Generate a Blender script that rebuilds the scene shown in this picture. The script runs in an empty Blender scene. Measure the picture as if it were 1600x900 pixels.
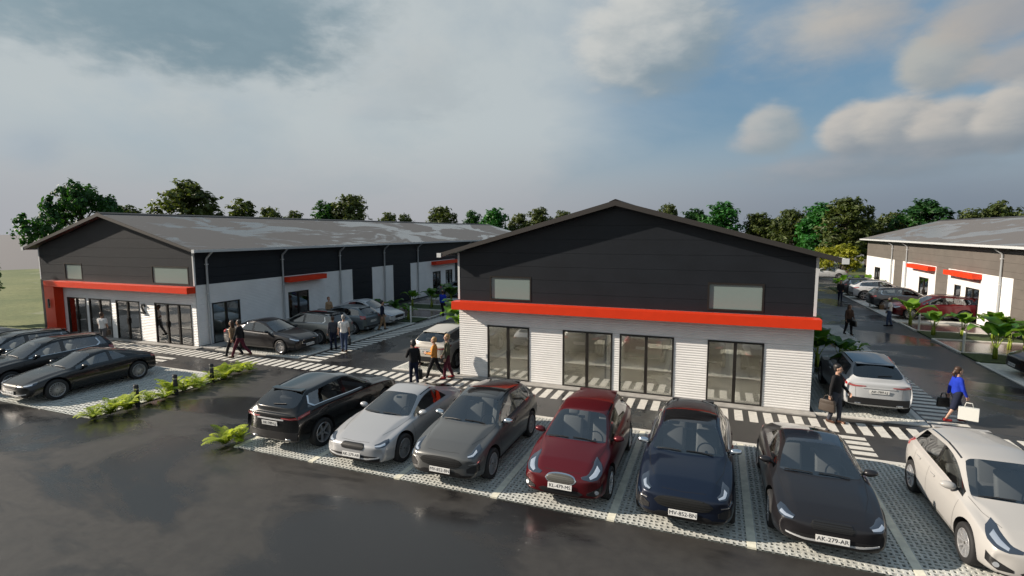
import bpy, bmesh, math, random
from math import radians, sin, cos, pi, sqrt, atan2
from mathutils import Vector, Matrix
from mathutils.bvhtree import BVHTree
random.seed(7)
S = bpy.context.scene
COL = S.collection

# ---------------------------------------------------------------- camera
cd = bpy.data.cameras.new('camera'); cam = bpy.data.objects.new('camera', cd); COL.objects.link(cam)
cd.sensor_width = 36.0; cd.lens = 819.2/1600*36; cd.clip_start = .1; cd.clip_end = 6000
rt = Vector((0.93213066, 0.36211148, -0.00277674)); up = Vector((-0.03587465, 0.09997169, 0.99434334)); fw = Vector((-0.36034073, 0.9267583, -0.1061773))
M = Matrix((rt, up, -fw)).transposed().to_4x4(); M.translation = Vector((0, 0, 5.6)); cam.matrix_world = M
S.camera = cam

# ---------------------------------------------------------------- light and sky
SUN_EL = 27.0; SUN_AZ = 18.0                     # azimuth: degrees in front of the facade line, from the left
sd = Vector((-cos(radians(SUN_AZ))*cos(radians(SUN_EL)), -sin(radians(SUN_AZ))*cos(radians(SUN_EL)), sin(radians(SUN_EL))))
ld = bpy.data.lights.new('sun', 'SUN'); ld.energy = 4.3; ld.angle = radians(.6); ld.color = (1, .88, .74)
lo = bpy.data.objects.new('sun', ld); COL.objects.link(lo); lo.rotation_euler = sd.to_track_quat('Z', 'Y').to_euler(); lo.location = (-40, -20, 40)
S.view_settings.view_transform = 'Standard'; S.view_settings.look = 'None'; S.view_settings.exposure = .86; S.view_settings.gamma = 1

W = bpy.data.worlds.new('World'); S.world = W; W.use_nodes = True
nt = W.node_tree; nt.nodes.clear()
class NG:
    def __init__(s, t): s.t = t
    def n(s, typ, **k):
        x = s.t.nodes.new(typ)
        for a, b in k.items():
            if a.startswith('_'): setattr(x, a[1:], b)
        return x
    def link(s, a, b): s.t.links.new(a, b)
    def math(s, op, a, b=None, c=None, clamp=False):
        x = s.t.nodes.new('ShaderNodeMath'); x.operation = op; x.use_clamp = clamp
        for i, v in enumerate((a, b, c)):
            if v is None: continue
            if isinstance(v, (int, float)): x.inputs[i].default_value = v
            else: s.t.links.new(v, x.inputs[i])
        return x.outputs[0]
    def vmath(s, op, a, b=None):
        x = s.t.nodes.new('ShaderNodeVectorMath'); x.operation = op
        for i, v in enumerate((a, b)):
            if v is None: continue
            if isinstance(v, (tuple, Vector)): x.inputs[i].default_value = v
            else: s.t.links.new(v, x.inputs[i])
        return x.outputs['Value'] if op in ('DOT_PRODUCT', 'LENGTH', 'DISTANCE') else x.outputs[0]
    def noise(s, vec, scale, detail=4, rough=.5, dist=0.0):
        x = s.t.nodes.new('ShaderNodeTexNoise'); x.inputs['Scale'].default_value = scale
        x.inputs['Detail'].default_value = detail; x.inputs['Roughness'].default_value = rough; x.inputs['Distortion'].default_value = dist
        if vec is not None: s.t.links.new(vec, x.inputs['Vector'])
        return x.outputs['Fac']
    def ramp(s, v, a, b, c0=0.0, c1=1.0, smooth=True):
        x = s.t.nodes.new('ShaderNodeMapRange'); x.interpolation_type = 'SMOOTHSTEP' if smooth else 'LINEAR'
        s.t.links.new(v, x.inputs[0])
        for i, q in enumerate((a, b, c0, c1)): x.inputs[i+1].default_value = q
        return x.outputs[0]
    def mix(s, f, a, b, typ='MIX'):
        x = s.t.nodes.new('ShaderNodeMix'); x.data_type = 'RGBA'; x.blend_type = typ
        for k, v in ((0, f), (6, a), (7, b)):
            if isinstance(v, (int, float)): x.inputs[k].default_value = v
            elif isinstance(v, tuple): x.inputs[k].default_value = (*v, 1)
            else: s.t.links.new(v, x.inputs[k])
        return x.outputs[2]
def make_sky():
    g = NG(nt)
    sky = nt.nodes.new('ShaderNodeTexSky'); sky.sky_type = 'NISHITA'; sky.sun_disc = False
    sky.sun_elevation = radians(SUN_EL); sky.sun_rotation = atan2(sd.x, sd.y); sky.air_density = 1.2; sky.dust_density = 1.5; sky.ozone_density = 1.5
    tc = nt.nodes.new('ShaderNodeTexCoord'); d = g.vmath('NORMALIZE', tc.outputs['Generated'])
    sp = nt.nodes.new('ShaderNodeSeparateXYZ'); g.link(d, sp.inputs[0])
    x, y, z = sp.outputs
    # wisps and banks: one noise on the direction, stretched sideways
    cv = nt.nodes.new('ShaderNodeCombineXYZ'); g.link(x, cv.inputs[0]); g.link(y, cv.inputs[1]); g.link(g.math('MULTIPLY', z, 2.1), cv.inputs[2])
    n1 = g.noise(cv.outputs[0], 2.3, 9, .56, .35)
    n2 = g.noise(cv.outputs[0], 8.5, 8, .58, .25); n3 = g.noise(cv.outputs[0], 19, 6, .55, .2)
    wob = g.math('MULTIPLY_ADD', g.math('SUBTRACT', g.math('MULTIPLY_ADD', n3, .5, g.math('MULTIPLY', n2, .5)), .5), .36, g.math('MULTIPLY', g.math('SUBTRACT', n1, .5), .16))
    def cloud(px, py, hx, hy, soft=.5, wv=1.0):   # a bank standing in a direction of the sky; hx / hy its apparent half sizes
        q = (px-800)/819.2; ax = hx/819.2/(1+q*q); ay = hy/819.2/sqrt(1+q*q)
        v = (rt*(px-800) + up*(450-py) + fw*819.2).normalized()
        h = Vector((v.y, -v.x, 0)).normalized(); u = h.cross(v)
        a = g.math('DIVIDE', g.vmath('DOT_PRODUCT', d, h), ax); b = g.math('DIVIDE', g.vmath('DOT_PRODUCT', d, u), ay)
        r = g.math('SQRT', g.math('ADD', g.math('MULTIPLY', a, a), g.math('MULTIPLY', b, b)))
        fr = g.vmath('DOT_PRODUCT', d, tuple(v))
        r = g.math('ADD', r, g.math('MULTIPLY', wob, -6.0*wv))
        m = g.ramp(r, 1.0-soft, 1.0+soft*.6, 1, 0)
        return g.math('MULTIPLY', m, g.ramp(fr, 0.0, .1)), a, b
    # clear sky, opening towards the right of the sunny side
    hz = g.ramp(z, 0.0, .33)
    blue = g.mix(.80, sky.outputs[0], (.62, 1.22, 1.85))
    blue = g.mix(1.0, blue, (.1, .1, .1), 'MULTIPLY')            # sky strength 0.1 inside the world colour
    # high veil over most of the sky
    vd = (rt*(1440-800) + up*(450-90) + fw*819.2).normalized()
    cosv = g.vmath('DOT_PRODUCT', d, tuple(vd))
    veil = g.math('ADD', g.ramp(cosv, .992, .80, 0.05, 1.0), g.math('MULTIPLY', g.math('SUBTRACT', n1, .5), 1.5), clamp=True)
    veil = g.math('MAXIMUM', veil, g.ramp(z, .21, .04, 0, .95))
    veil = g.math('MULTIPLY', veil, g.ramp(z, .50, .85, 1.0, .30))
    side = g.vmath('DOT_PRODUCT', d, tuple(Vector((sd.x, sd.y, 0)).normalized()))
    vcol = g.mix(g.ramp(side, -.8, .2), (.17, .21, .255), (.270, .297, .305))
    vcol = g.mix(g.ramp(n1, .36, .62, 0, .45), vcol, (.265, .295, .31))
    hcol = g.mix(g.ramp(side, -.7, .3), (.105, .125, .155), (.22, .225, .24))
    vcol = g.mix(g.ramp(z, .20, .0), vcol, hcol)
    c = g.mix(veil, blue, vcol)
    DARK = (.145, .175, .20); LIT = (.34, .325, .30); GREY = (.20, .215, .23)
    def put(c, spec, dark, lit, amount=1.0, updark=False):
        m, a, b = cloud(*spec)
        t = g.math('ADD', g.math('MULTIPLY_ADD', b, .55, g.math('MULTIPLY', a, -.55)), g.math('MULTIPLY', wob, 5.0))
        col = g.mix(g.ramp(t, -.75, .75), dark, lit)
        return g.mix(g.math('MULTIPLY', m, amount), c, col)
    c = put(c, (265, 0, 330, 100, .45, .8), (.098, .146, .176), (.150, .200, .228), .94)
    c = put(c, (640, 120, 80, 60, .9, 1.3), (.20, .23, .25), (.30, .315, .315), .6)
    c = put(c, (590, 175, 60, 22, .9, 1.3), (.20, .235, .26), (.27, .29, .30), .55)
    c = put(c, (300, 180, 120, 40, .9, 1.3), (.22, .25, .27), (.30, .315, .31), .5)
    c = put(c, (40, 220, 75, 34, .8, .9), (.18, .22, .26), (.25, .28, .30), .65)
    c = put(c, (1012, 62, 112, 78, .34, .5), (.125, .165, .195), (.325, .33, .32), .95)
    c = put(c, (1290, 55, 120, 46, .9, .9), (.20, .21, .22), (.27, .265, .25), .75)
    c = put(c, (1360, 20, 90, 36, .8, .9), (.20, .205, .21), (.27, .255, .235), .8)
    c = put(c, (1470, 98, 72, 46, .36, .5), (.16, .18, .195), (.25, .25, .235), .92)
    c = put(c, (1595, 100, 90, 34, .6, .6), (.17, .18, .19), (.235, .225, .215), .85)
    c = put(c, (1560, 22, 105, 42, .6, .6), (.19, .19, .195), (.24, .225, .21), .85)
    c = put(c, (1205, 205, 50, 42, .34, .45), (.155, .185, .205), (.27, .27, .26), .88)
    c = put(c, (1180, 225, 40, 20, .6, .6), (.155, .185, .205), (.25, .25, .25), .7)
    c = put(c, (1335, 205, 58, 42, .28, .40), (.14, .16, .18), (.30, .285, .265), .95)
    c = put(c, (1405, 192, 72, 46, .28, .40), (.14, .16, .18), (.305, .29, .268), .95)
    c = put(c, (1490, 198, 80, 44, .28, .40), (.135, .155, .175), (.295, .28, .26), .95)
    c = put(c, (1575, 184, 60, 52, .28, .40), (.14, .16, .18), (.305, .29, .268), .95)
    c = put(c, (1450, 232, 215, 17, .7, .4), (.115, .14, .165), (.15, .17, .19), .85)
    c = put(c, (1330, 262, 200, 22, .8, .8), (.12, .145, .17), (.19, .20, .215), .8)
    # below the horizon the same mist
    c = g.mix(g.ramp(z, .0, -.05), c, hcol)
    bg = nt.nodes.new('ShaderNodeBackground'); g.link(c, bg.inputs[0]); bg.inputs[1].default_value = 1.0
    out = nt.nodes.new('ShaderNodeOutputWorld'); g.link(bg.outputs[0], out.inputs[0])
make_sky()
S.cycles.use_denoising = True
S.cycles.max_bounces = 6; S.cycles.transparent_max_bounces = 12; S.cycles.caustics_reflective = False; S.cycles.caustics_refractive = False

# ---------------------------------------------------------------- helpers
def tag(o, label=None, cat=None, group=None, kind=None):
    if label: o['label'] = label
    if cat: o['category'] = cat
    if group: o['group'] = group
    if kind: o['kind'] = kind
    return o
def empty(name, loc=(0, 0, 0), rz=0.0, parent=None):
    o = bpy.data.objects.new(name, None); COL.objects.link(o); o.location = loc; o.rotation_euler = (0, 0, rz); o.empty_display_size = .3
    if parent: o.parent = parent
    return o
def kids(o): return [c for c in KID.get(o.name, [])]
KID = {}
def setpar(o, p):
    o.parent = p; KID.setdefault(p.name, []).append(o)
def link_mesh(name, me, parent=None, loc=(0, 0, 0), rot=(0, 0, 0), scale=None):
    o = bpy.data.objects.new(name, me); COL.objects.link(o); o.location = loc; o.rotation_euler = rot
    if scale: o.scale = scale
    if parent: setpar(o, parent)
    return o
def copy_tree(o, parent=None):
    c = o.copy(); COL.objects.link(c)
    if parent: setpar(c, parent)
    for k in kids(o): copy_tree(k, c)
    return c
class MB:
    def __init__(s): s.v = []; s.f = []; s.m = []
    def add(s, vs, fs, m=0):
        b = len(s.v); s.v += [tuple(v) for v in vs]; s.f += [tuple(i+b for i in f) for f in fs]; s.m += [m]*len(fs)
    def box(s, x0, x1, y0, y1, z0, z1, m=0, bv=0.0):
        if x0 > x1: x0, x1 = x1, x0
        if y0 > y1: y0, y1 = y1, y0
        if bv <= 0:
            s.add([(x0,y0,z0),(x1,y0,z0),(x1,y1,z0),(x0,y1,z0),(x0,y0,z1),(x1,y0,z1),(x1,y1,z1),(x0,y1,z1)],
                  [(0,3,2,1),(4,5,6,7),(0,1,5,4),(1,2,6,5),(2,3,7,6),(3,0,4,7)], m)
        else:
            bm = bmesh.new(); bmesh.ops.create_cube(bm, size=1)
            for v in bm.verts: v.co = Vector(((x0+x1)/2+v.co.x*(x1-x0), (y0+y1)/2+v.co.y*(y1-y0), (z0+z1)/2+v.co.z*(z1-z0)))
            bmesh.ops.bevel(bm, geom=bm.edges[:], offset=bv, segments=2, affect='EDGES', profile=.5)
            bm.verts.index_update(); s.add([v.co for v in bm.verts], [[v.index for v in f.verts] for f in bm.faces], m); bm.free()
    def tube(s, pts, r, n=8, m=0, cap=True):
        pts = [Vector(p) for p in pts]; rs = r if isinstance(r, (list, tuple)) else [r]*len(pts)
        vs = []; fs = []; prev = None
        for i, p in enumerate(pts):
            t = (pts[min(i+1, len(pts)-1)]-pts[max(i-1, 0)]).normalized()
            if prev is None: a = t.orthogonal().normalized()
            else: a = (prev-t*prev.dot(t)).normalized()
            prev = a; b = t.cross(a)
            for k in range(n): q = 2*pi*k/n; vs.append(p+(a*cos(q)+b*sin(q))*rs[i])
        for i in range(len(pts)-1):
            for k in range(n): fs.append((i*n+k, i*n+(k+1) % n, (i+1)*n+(k+1) % n, (i+1)*n+k))
        if cap: fs.append(tuple(range(n-1, -1, -1))); fs.append(tuple(range((len(pts)-1)*n, len(pts)*n)))
        s.add(vs, fs, m)
    def prism(s, poly, axis, a, b, m=0):
        # poly: 2D points; axis 'y': points are (x,z) extruded a..b in y ; 'x': (y,z); 'z': (x,y)
        def P(u, w, t): return {'y': (u, t, w), 'x': (t, u, w), 'z': (u, w, t)}[axis]
        n = len(poly); vs = [P(u, w, a) for u, w in poly]+[P(u, w, b) for u, w in poly]
        fs = [tuple(range(n)), tuple(range(2*n-1, n-1, -1))]+[(i, i+n, (i+1) % n+n, (i+1) % n) for i in range(n)]
        s.add(vs, fs, m)
    def build(s, name, mats, parent=None, smooth=None, world=True, kind=None):
        me = s.mesh(name, mats, parent.location if (parent and world) else (0, 0, 0), smooth)
        o = link_mesh(name, me, parent)
        if kind: o['kind'] = kind
        return o
    def mesh(s, name, mats, off=(0, 0, 0), smooth=None):
        me = bpy.data.meshes.new(name)
        me.from_pydata([(x-off[0], y-off[1], z-off[2]) for x, y, z in s.v], [], s.f)
        if not isinstance(mats, (list, tuple)): mats = [mats]
        for m in mats: me.materials.append(m)
        if len(mats) > 1: me.polygons.foreach_set('material_index', s.m)
        fix_normals(me)
        if smooth is not None:
            me.polygons.foreach_set('use_smooth', [True]*len(me.polygons))
            if smooth < 179: me.set_sharp_from_angle(angle=radians(smooth))
        me.update(); return me
def fix_normals(me):
    bm = bmesh.new(); bm.from_mesh(me); bmesh.ops.recalc_face_normals(bm, faces=bm.faces[:]); bm.to_mesh(me); bm.free()

# ---------------------------------------------------------------- materials
MATS = {}
def mat(name, col, rough=.5, metal=0.0, spec=.5, coat=0.0, var=0.0, vscale=3.0, bump=0.0, bscale=60.0, trans=0.0, stain=None, rvar=0.0):
    if name in MATS: return MATS[name]
    m = bpy.data.materials.new(name); m.use_nodes = True; t = m.node_tree; g = NG(t)
    b = t.nodes['Principled BSDF']
    b.inputs['Base Color'].default_value = (*col, 1); b.inputs['Roughness'].default_value = rough; b.inputs['Metallic'].default_value = metal
    b.inputs['Specular IOR Level'].default_value = spec; b.inputs['Coat Weight'].default_value = coat; b.inputs['Coat Roughness'].default_value = .04
    if var or bump or rvar:
        tc = t.nodes.new('ShaderNodeTexCoord'); geo = t.nodes.new('ShaderNodeNewGeometry')
        if var:
            n = g.noise(geo.outputs['Position'], vscale, 5, .6)
            lo_ = tuple(c*(1-var) for c in col); hi_ = tuple(min(1, c*(1+var)) for c in col)
            g.link(g.mix(g.ramp(n, .3, .7), lo_, stain or hi_), b.inputs['Base Color'])
        if rvar:
            n = g.noise(geo.outputs['Position'], vscale*.6, 4, .6); g.link(g.ramp(n, .35, .65, max(0.03, rough-rvar), min(1, rough+rvar)), b.inputs['Roughness'])
        if bump:
            n = g.noise(geo.outputs['Position'], bscale, 3, .6); bp = t.nodes.new('ShaderNodeBump'); bp.inputs['Strength'].default_value = bump; bp.inputs['Distance'].default_value = .02
            g.link(n, bp.inputs['Height']); g.link(bp.outputs[0], b.inputs['Normal'])
    if trans: pass
    MATS[name] = m; return m
def glass_mat(name, tint, base=.06, gain=1.0, rough=.02):
    if name in MATS: return MATS[name]
    m = bpy.data.materials.new(name); m.use_nodes = True; t = m.node_tree; g = NG(t); t.nodes.clear()
    tr = t.nodes.new('ShaderNodeBsdfTransparent'); tr.inputs[0].default_value = (*tint, 1)
    gl = t.nodes.new('ShaderNodeBsdfGlossy'); gl.inputs[0].default_value = (1, 1, 1, 1); gl.inputs[1].default_value = rough
    fr = t.nodes.new('ShaderNodeFresnel'); fr.inputs[0].default_value = 1.5
    mx = t.nodes.new('ShaderNodeMixShader'); g.link(g.math('MULTIPLY_ADD', fr.outputs[0], gain, base, clamp=True), mx.inputs[0])
    g.link(tr.outputs[0], mx.inputs[1]); g.link(gl.outputs[0], mx.inputs[2])
    o = t.nodes.new('ShaderNodeOutputMaterial'); g.link(mx.outputs[0], o.inputs[0]); MATS[name] = m; return m
def leaf_mat(name, a, b, scale=.9, rough=.5, tl=.35):
    if name in MATS: return MATS[name]
    m = bpy.data.materials.new(name); m.use_nodes = True; t = m.node_tree; g = NG(t); t.nodes.clear()
    geo = t.nodes.new('ShaderNodeNewGeometry'); n = g.noise(geo.outputs['Position'], scale, 4, .6)
    rnd = t.nodes.new('ShaderNodeObjectInfo')
    f = g.math('ADD', g.ramp(n, .32, .68), g.math('MULTIPLY', g.math('SUBTRACT', rnd.outputs['Random'], .5), .35), clamp=True)
    c = g.mix(f, a, b)
    p = t.nodes.new('ShaderNodeBsdfPrincipled'); p.inputs['Roughness'].default_value = rough; p.inputs['Specular IOR Level'].default_value = .35; g.link(c, p.inputs['Base Color'])
    tr = t.nodes.new('ShaderNodeBsdfTranslucent'); g.link(g.mix(1.0, c, (1.25, 1.3, .5), 'MULTIPLY'), tr.inputs[0])
    mx = t.nodes.new('ShaderNodeMixShader'); mx.inputs[0].default_value = tl; g.link(p.outputs[0], mx.inputs[1]); g.link(tr.outputs[0], mx.inputs[2])
    o = t.nodes.new('ShaderNodeOutputMaterial'); g.link(mx.outputs[0], o.inputs[0]); MATS[name] = m; return m
# ================================================================ materials of the place
m_clad = mat('anthracite_cladding', (.0105, .013, .0175), .48, var=.12, vscale=1.2, spec=.28)
m_taupe = mat('taupe_cladding', (.125, .112, .10), .5, var=.08, vscale=1.2)
m_white = mat('white_cladding', (.73, .725, .715), .45, var=.05, vscale=1.1)
m_trim = mat('pale_grey_trim', (.55, .57, .58), .4)
m_pipe = mat('zinc_pipe', (.42, .44, .46), .35, metal=.3)
m_red = mat('red_panel', (.62, .038, .008), .42, spec=.3, var=.04)
m_frame = mat('dark_aluminium', (.02, .017, .015), .4, metal=.2)
m_fascia = mat('brown_fascia', (.030, .026, .024), .5)
m_pane = mat('teal_reflection_pane', (.19, .245, .235), .12, spec=.6)  # opaque pane, its teal reflection put into the base colour
m_black = mat('black_plastic', (.012, .012, .013), .45)
m_conc = mat('concrete', (.33, .32, .30), .8, var=.15, vscale=4, bump=.15)
m_linew = mat('road_paint_white', (.57, .555, .51), .6, var=.10, vscale=7)
m_liney = mat('bay_line_paint', (.70, .68, .56), .6, var=.12, vscale=6)
m_shopfloor = mat('shop_floor', (.62, .59, .54), .3)
m_shopwall = mat('shop_wall', (.58, .56, .53), .7)
m_glass = glass_mat('shop_glass', (.76, .79, .78), .27, .8, .03)
m_lit = bpy.data.materials.new('added_glow_panel'); m_lit.use_nodes = True  # emissive surface added to brighten the shop rooms
m_lit.node_tree.nodes['Principled BSDF'].inputs['Emission Color'].default_value = (1, .88, .72, 1); m_lit.node_tree.nodes['Principled BSDF'].inputs['Emission Strength'].default_value = 4.6
m_crate = mat('shop_counter', (.62, .60, .56), .6)

def roof_material():
    m = bpy.data.materials.new('metal_roof'); m.use_nodes = True; t = m.node_tree; g = NG(t); b = t.nodes['Principled BSDF']
    geo = t.nodes.new('ShaderNodeNewGeometry'); mp = t.nodes.new('ShaderNodeMapping'); mp.inputs['Scale'].default_value = (.30, .14, .5); g.link(geo.outputs['Position'], mp.inputs[0])
    n = g.noise(mp.outputs[0], 1.0, 6, .62, .6)
    wet = g.ramp(n, .50, .545)
    g.link(g.mix(wet, (.115, .106, .10), (.145, .15, .155)), b.inputs['Base Color'])
    g.link(g.math('MULTIPLY_ADD', wet, -.40, .62), b.inputs['Roughness']); b.inputs['Specular IOR Level'].default_value = .5
    return m
m_roof = roof_material()

def asphalt_material():
    m = bpy.data.materials.new('wet_asphalt'); m.use_nodes = True; t = m.node_tree; g = NG(t); b = t.nodes['Principled BSDF']
    geo = t.nodes.new('ShaderNodeNewGeometry'); p = geo.outputs['Position']
    mp = t.nodes.new('ShaderNodeMapping'); mp.inputs['Scale'].default_value = (.55, .95, 1); mp.inputs['Rotation'].default_value = (0, 0, .35); g.link(p, mp.inputs[0])
    n = g.noise(g.vmath('ADD', mp.outputs[0], (9.3, 4.2, 0)), .33, 7, .58, .5); n2 = g.noise(p, 3.0, 5, .65); n3 = g.noise(p, 170, 2, .5); n4 = g.noise(p, .14, 3, .5)
    pud = g.ramp(n, .46, .56); damp = g.ramp(n4, .3, .7)
    dry = g.mix(g.ramp(n2, .3, .7), (.028, .0265, .025), (.040, .038, .035))
    dry = g.mix(g.ramp(n3, .35, .7, 0, .5), dry, (.065, .06, .056))
    g.link(g.mix(pud, dry, (.017, .0165, .017)), b.inputs['Base Color'])
    r = g.math('ADD', g.math('MULTIPLY_ADD', damp, -.10, .50), g.math('MULTIPLY', n2, .08))
    g.link(g.math('MULTIPLY', r, g.math('MULTIPLY_ADD', pud, -.58, 1.0)), b.inputs['Roughness'])
    b.inputs['Specular IOR Level'].default_value = .5
    bp = t.nodes.new('ShaderNodeBump'); bp.inputs['Distance'].default_value = .004; g.link(g.math('MULTIPLY_ADD', pud, -.55, .6), bp.inputs['Strength'])
    g.link(n3, bp.inputs['Height']); g.link(bp.outputs[0], b.inputs['Normal'])
    return m
m_asph = asphalt_material()
def grass_material():
    m = bpy.data.materials.new('meadow_grass'); m.use_nodes = True; t = m.node_tree; g = NG(t); b = t.nodes['Principled BSDF']
    geo = t.nodes.new('ShaderNodeNewGeometry'); p = geo.outputs['Position']
    mp = t.nodes.new('ShaderNodeMapping'); mp.inputs['Scale'].default_value = (.5, 1, 1); g.link(p, mp.inputs[0])
    n = g.noise(mp.outputs[0], .12, 7, .62, .3); n2 = g.noise(p, 2.5, 5, .6)
    c = g.mix(g.ramp(n, .35, .62), (.075, .105, .026), (.15, .165, .055))
    c = g.mix(g.ramp(n2, .35, .7, 0, .5), c, (.055, .075, .02))
    c = g.mix(g.ramp(g.noise(mp.outputs[0], .3, 5, .6), .58, .66, 0, .55), c, (.23, .23, .16))
    g.link(c, b.inputs['Base Color']); b.inputs['Roughness'].default_value = .85
    bp = t.nodes.new('ShaderNodeBump'); bp.inputs['Strength'].default_value = .6; bp.inputs['Distance'].default_value = .1; g.link(n2, bp.inputs['Height']); g.link(bp.outputs[0], b.inputs['Normal'])
    return m
m_grass = grass_material()
m_haze = mat('horizon_haze_paint', (.13, .125, .13), .9)  # haze of the low sky put into the surface colour

# ================================================================ ground
def sheet(name, x0, x1, y0, y1, z, m, n=1, kind='structure', parent=None):
    b = MB()
    for i in range(n):
        for j in range(n):
            xa = x0+(x1-x0)*i/n; xb = x0+(x1-x0)*(i+1)/n; ya = y0+(y1-y0)*j/n; yb = y0+(y1-y0)*(j+1)/n
            b.add([(xa, ya, z), (xb, ya, z), (xb, yb, z), (xa, yb, z)], [(0, 1, 2, 3)])
    return b.build(name, m, parent, kind=kind)
# field: a low plateau whose rim closes the view, below and beyond it an added sheet coloured as sky haze
fb = MB(); rim = []
for i in range(96):
    a = 2*pi*i/96; r = 112+2.0*sin(a*3+1)+1.2*sin(a*7); rim.append((r*cos(a), r*sin(a)))
fb.add([(x, y, -.03) for x, y in rim]+[(x*1.12, y*1.12, -4.0) for x, y in rim], [tuple(range(96))]+[(i, 96+i, 96+(i+1) % 96, (i+1) % 96) for i in range(96)])
fb.build('grass_field', m_grass, kind='structure')
pb = MB(); pb.add([(5000*cos(2*pi*i/64), 5000*sin(2*pi*i/64), -4.1) for i in range(64)], [tuple(range(64))]); pb.build('haze_sheet', m_haze, kind='structure')
sheet('asphalt_road', -62, 45, -30, 17.9, 0.0, m_asph)
ab = MB(); ab.add([(-23.4, 17.9, 0), (-9.3, 17.9, 0), (-9.3, 78, 0), (-23.4, 78, 0)], [(0, 1, 2, 3)]); ab.build('asphalt_lane', m_asph, kind='structure')
ab = MB(); ab.add([(2.9, 17.9, 0), (14.7, 17.9, 0), (14.7, 78, 0), (2.9, 78, 0)], [(0, 1, 2, 3)]); ab.build('asphalt_lane', m_asph, kind='structure')
ab = MB(); ab.add([(-40, 74, .004), (30, 74, .004), (30, 79, .004), (-40, 79, .004)], [(0, 1, 2, 3)]); ab.build('asphalt_back_road', m_asph, kind='structure')

# perforated paving: concrete lattice slabs with slots, real holes over a dark bed
m_paver = mat('paver_concrete', (.49, .50, .47), .75, var=.14, vscale=5, bump=.12, bscale=90)
m_bed = mat('paver_bed', (.06, .07, .065), .95, var=.3, vscale=14)
def paving(name, label, x0, x1, y0, y1, cw, ch, z=.03, lines=(), border=()):
    b = MB(); b.box(x0, x1, y0, y1, -.02, z-.028, 1)
    nx = max(1, round((x1-x0)/cw)); ny = max(1, round((y1-y0)/ch)); cw = (x1-x0)/nx; ch = (y1-y0)/ny
    for i in range(nx):
        for j in range(ny):
            xa = x0+i*cw; ya = y0+j*ch; k = (i+j) % 2
            hx = cw*(.38 if k else .25); hy = ch*(.25 if k else .37); cx = xa+cw/2; cy = ya+ch/2
            o = [(xa, ya, z), (xa+cw, ya, z), (xa+cw, ya+ch, z), (xa, ya+ch, z)]
            h = [(cx-hx, cy-hy, z), (cx+hx, cy-hy, z), (cx+hx, cy+hy, z), (cx-hx, cy+hy, z)]
            w = [(px, py, z-.027) for px, py, _ in h]
            b.add(o+h+w, [(0, 1, 5, 4), (1, 2, 6, 5), (2, 3, 7, 6), (3, 0, 4, 7), (4, 5, 9, 8), (5, 6, 10, 9), (6, 7, 11, 10), (7, 4, 8, 11)], 0)
    o = b.build(name, [m_paver, m_bed], kind='stuff'); 
    return o
BAY = [-11.53, -9.07, -6.60, -4.20, -1.73, .78, 3.30, 5.80, 8.3]
def kerb_line(parent, name, x0, x1, y0, y1, z0, z1, m):
    b = MB(); b.box(x0, x1, y0, y1, z0, z1); return b.build(name, m, parent)
fr = empty('parking_bays', (-11.53, 9.68, 0)); fr['kind'] = 'structure'
pv = paving('lattice_paving', None, BAY[0]+.003, BAY[7]-.003, 9.68, 14.58, .105, .105); setpar(pv, fr); pv.location = (11.53, -9.68, 0)
for x in BAY[:8]: kerb_line(fr, 'bay_line', x-.075, x+.075, 9.683, 14.577, .0, .036, m_liney)
kerb_line(fr, 'edge_strip', BAY[0], 8.5, 14.58, 14.72, 0, .034, m_linew)
pv2 = paving('lattice_paving', None, 5.81, 8.35, 9.68, 14.58, .12, .12); setpar(pv2, fr); pv2.location = (11.53, -9.68, 0)
fl = empty('parking_bays', (-30, 9.68, 0)); fl['kind'] = 'structure'
pv = paving('lattice_paving', None, -29.5, -17.5, 9.68, 14.58, .15, .15); setpar(pv, fl); pv.location = (30, -9.68, 0)
for x in (-20.02, -22.5, -25.0, -27.5): kerb_line(fl, 'bay_line', x-.05, x+.05, 9.683, 14.577, 0, .036, m_linew)
kerb_line(fl, 'edge_strip', -29.5, -17.5, 14.58, 14.72, 0, .034, m_linew)
ls = empty('parking_bays', (-22.3, 18, 0)); ls['kind'] = 'structure'
pv = paving('lattice_paving', None, -22.3, -17.32, 18.05, 27.7, .15, .15); setpar(pv, ls); pv.location = (22.3, -18, 0)
for y in (20.1, 22.6, 25.2): kerb_line(ls, 'bay_line', -22.297, -17.323, y-.05, y+.05, 0, .036, m_linew)
kerb_line(ls, 'edge_strip', -17.32, -17.17, 17.9, 27.7, 0, .04, m_linew); kerb_line(ls, 'edge_strip', -22.3, -17.32, 17.9, 18.05, 0, .04, m_linew)
rs = empty('parking_bays', (3.3, 18, 0)); rs['kind'] = 'structure'
pv = paving('lattice_paving', None, 3.0, 5.75, 18.05, 23.0, .13, .13); setpar(pv, rs); pv.location = (-3.3, -18, 0)
kerb_line(rs, 'edge_strip', 3.0, 5.9, 17.86, 18.05, 0, .034, m_linew); kerb_line(rs, 'edge_strip', 5.75, 5.9, 18.05, 23.0, 0, .034, m_linew)
lc = empty('parking_bays', (-12.2, 18, 0)); lc['kind'] = 'structure'
pv = paving('lattice_paving', None, -12.1, -9.4, 18.05, 23.0, .13, .13); setpar(pv, lc); pv.location = (12.2, -18, 0)
kerb_line(lc, 'edge_strip', -12.25, -9.4, 17.86, 18.05, 0, .034, m_linew); kerb_line(lc, 'edge_strip', -12.25, -12.1, 18.05, 23.0, 0, .034, m_linew)

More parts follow.
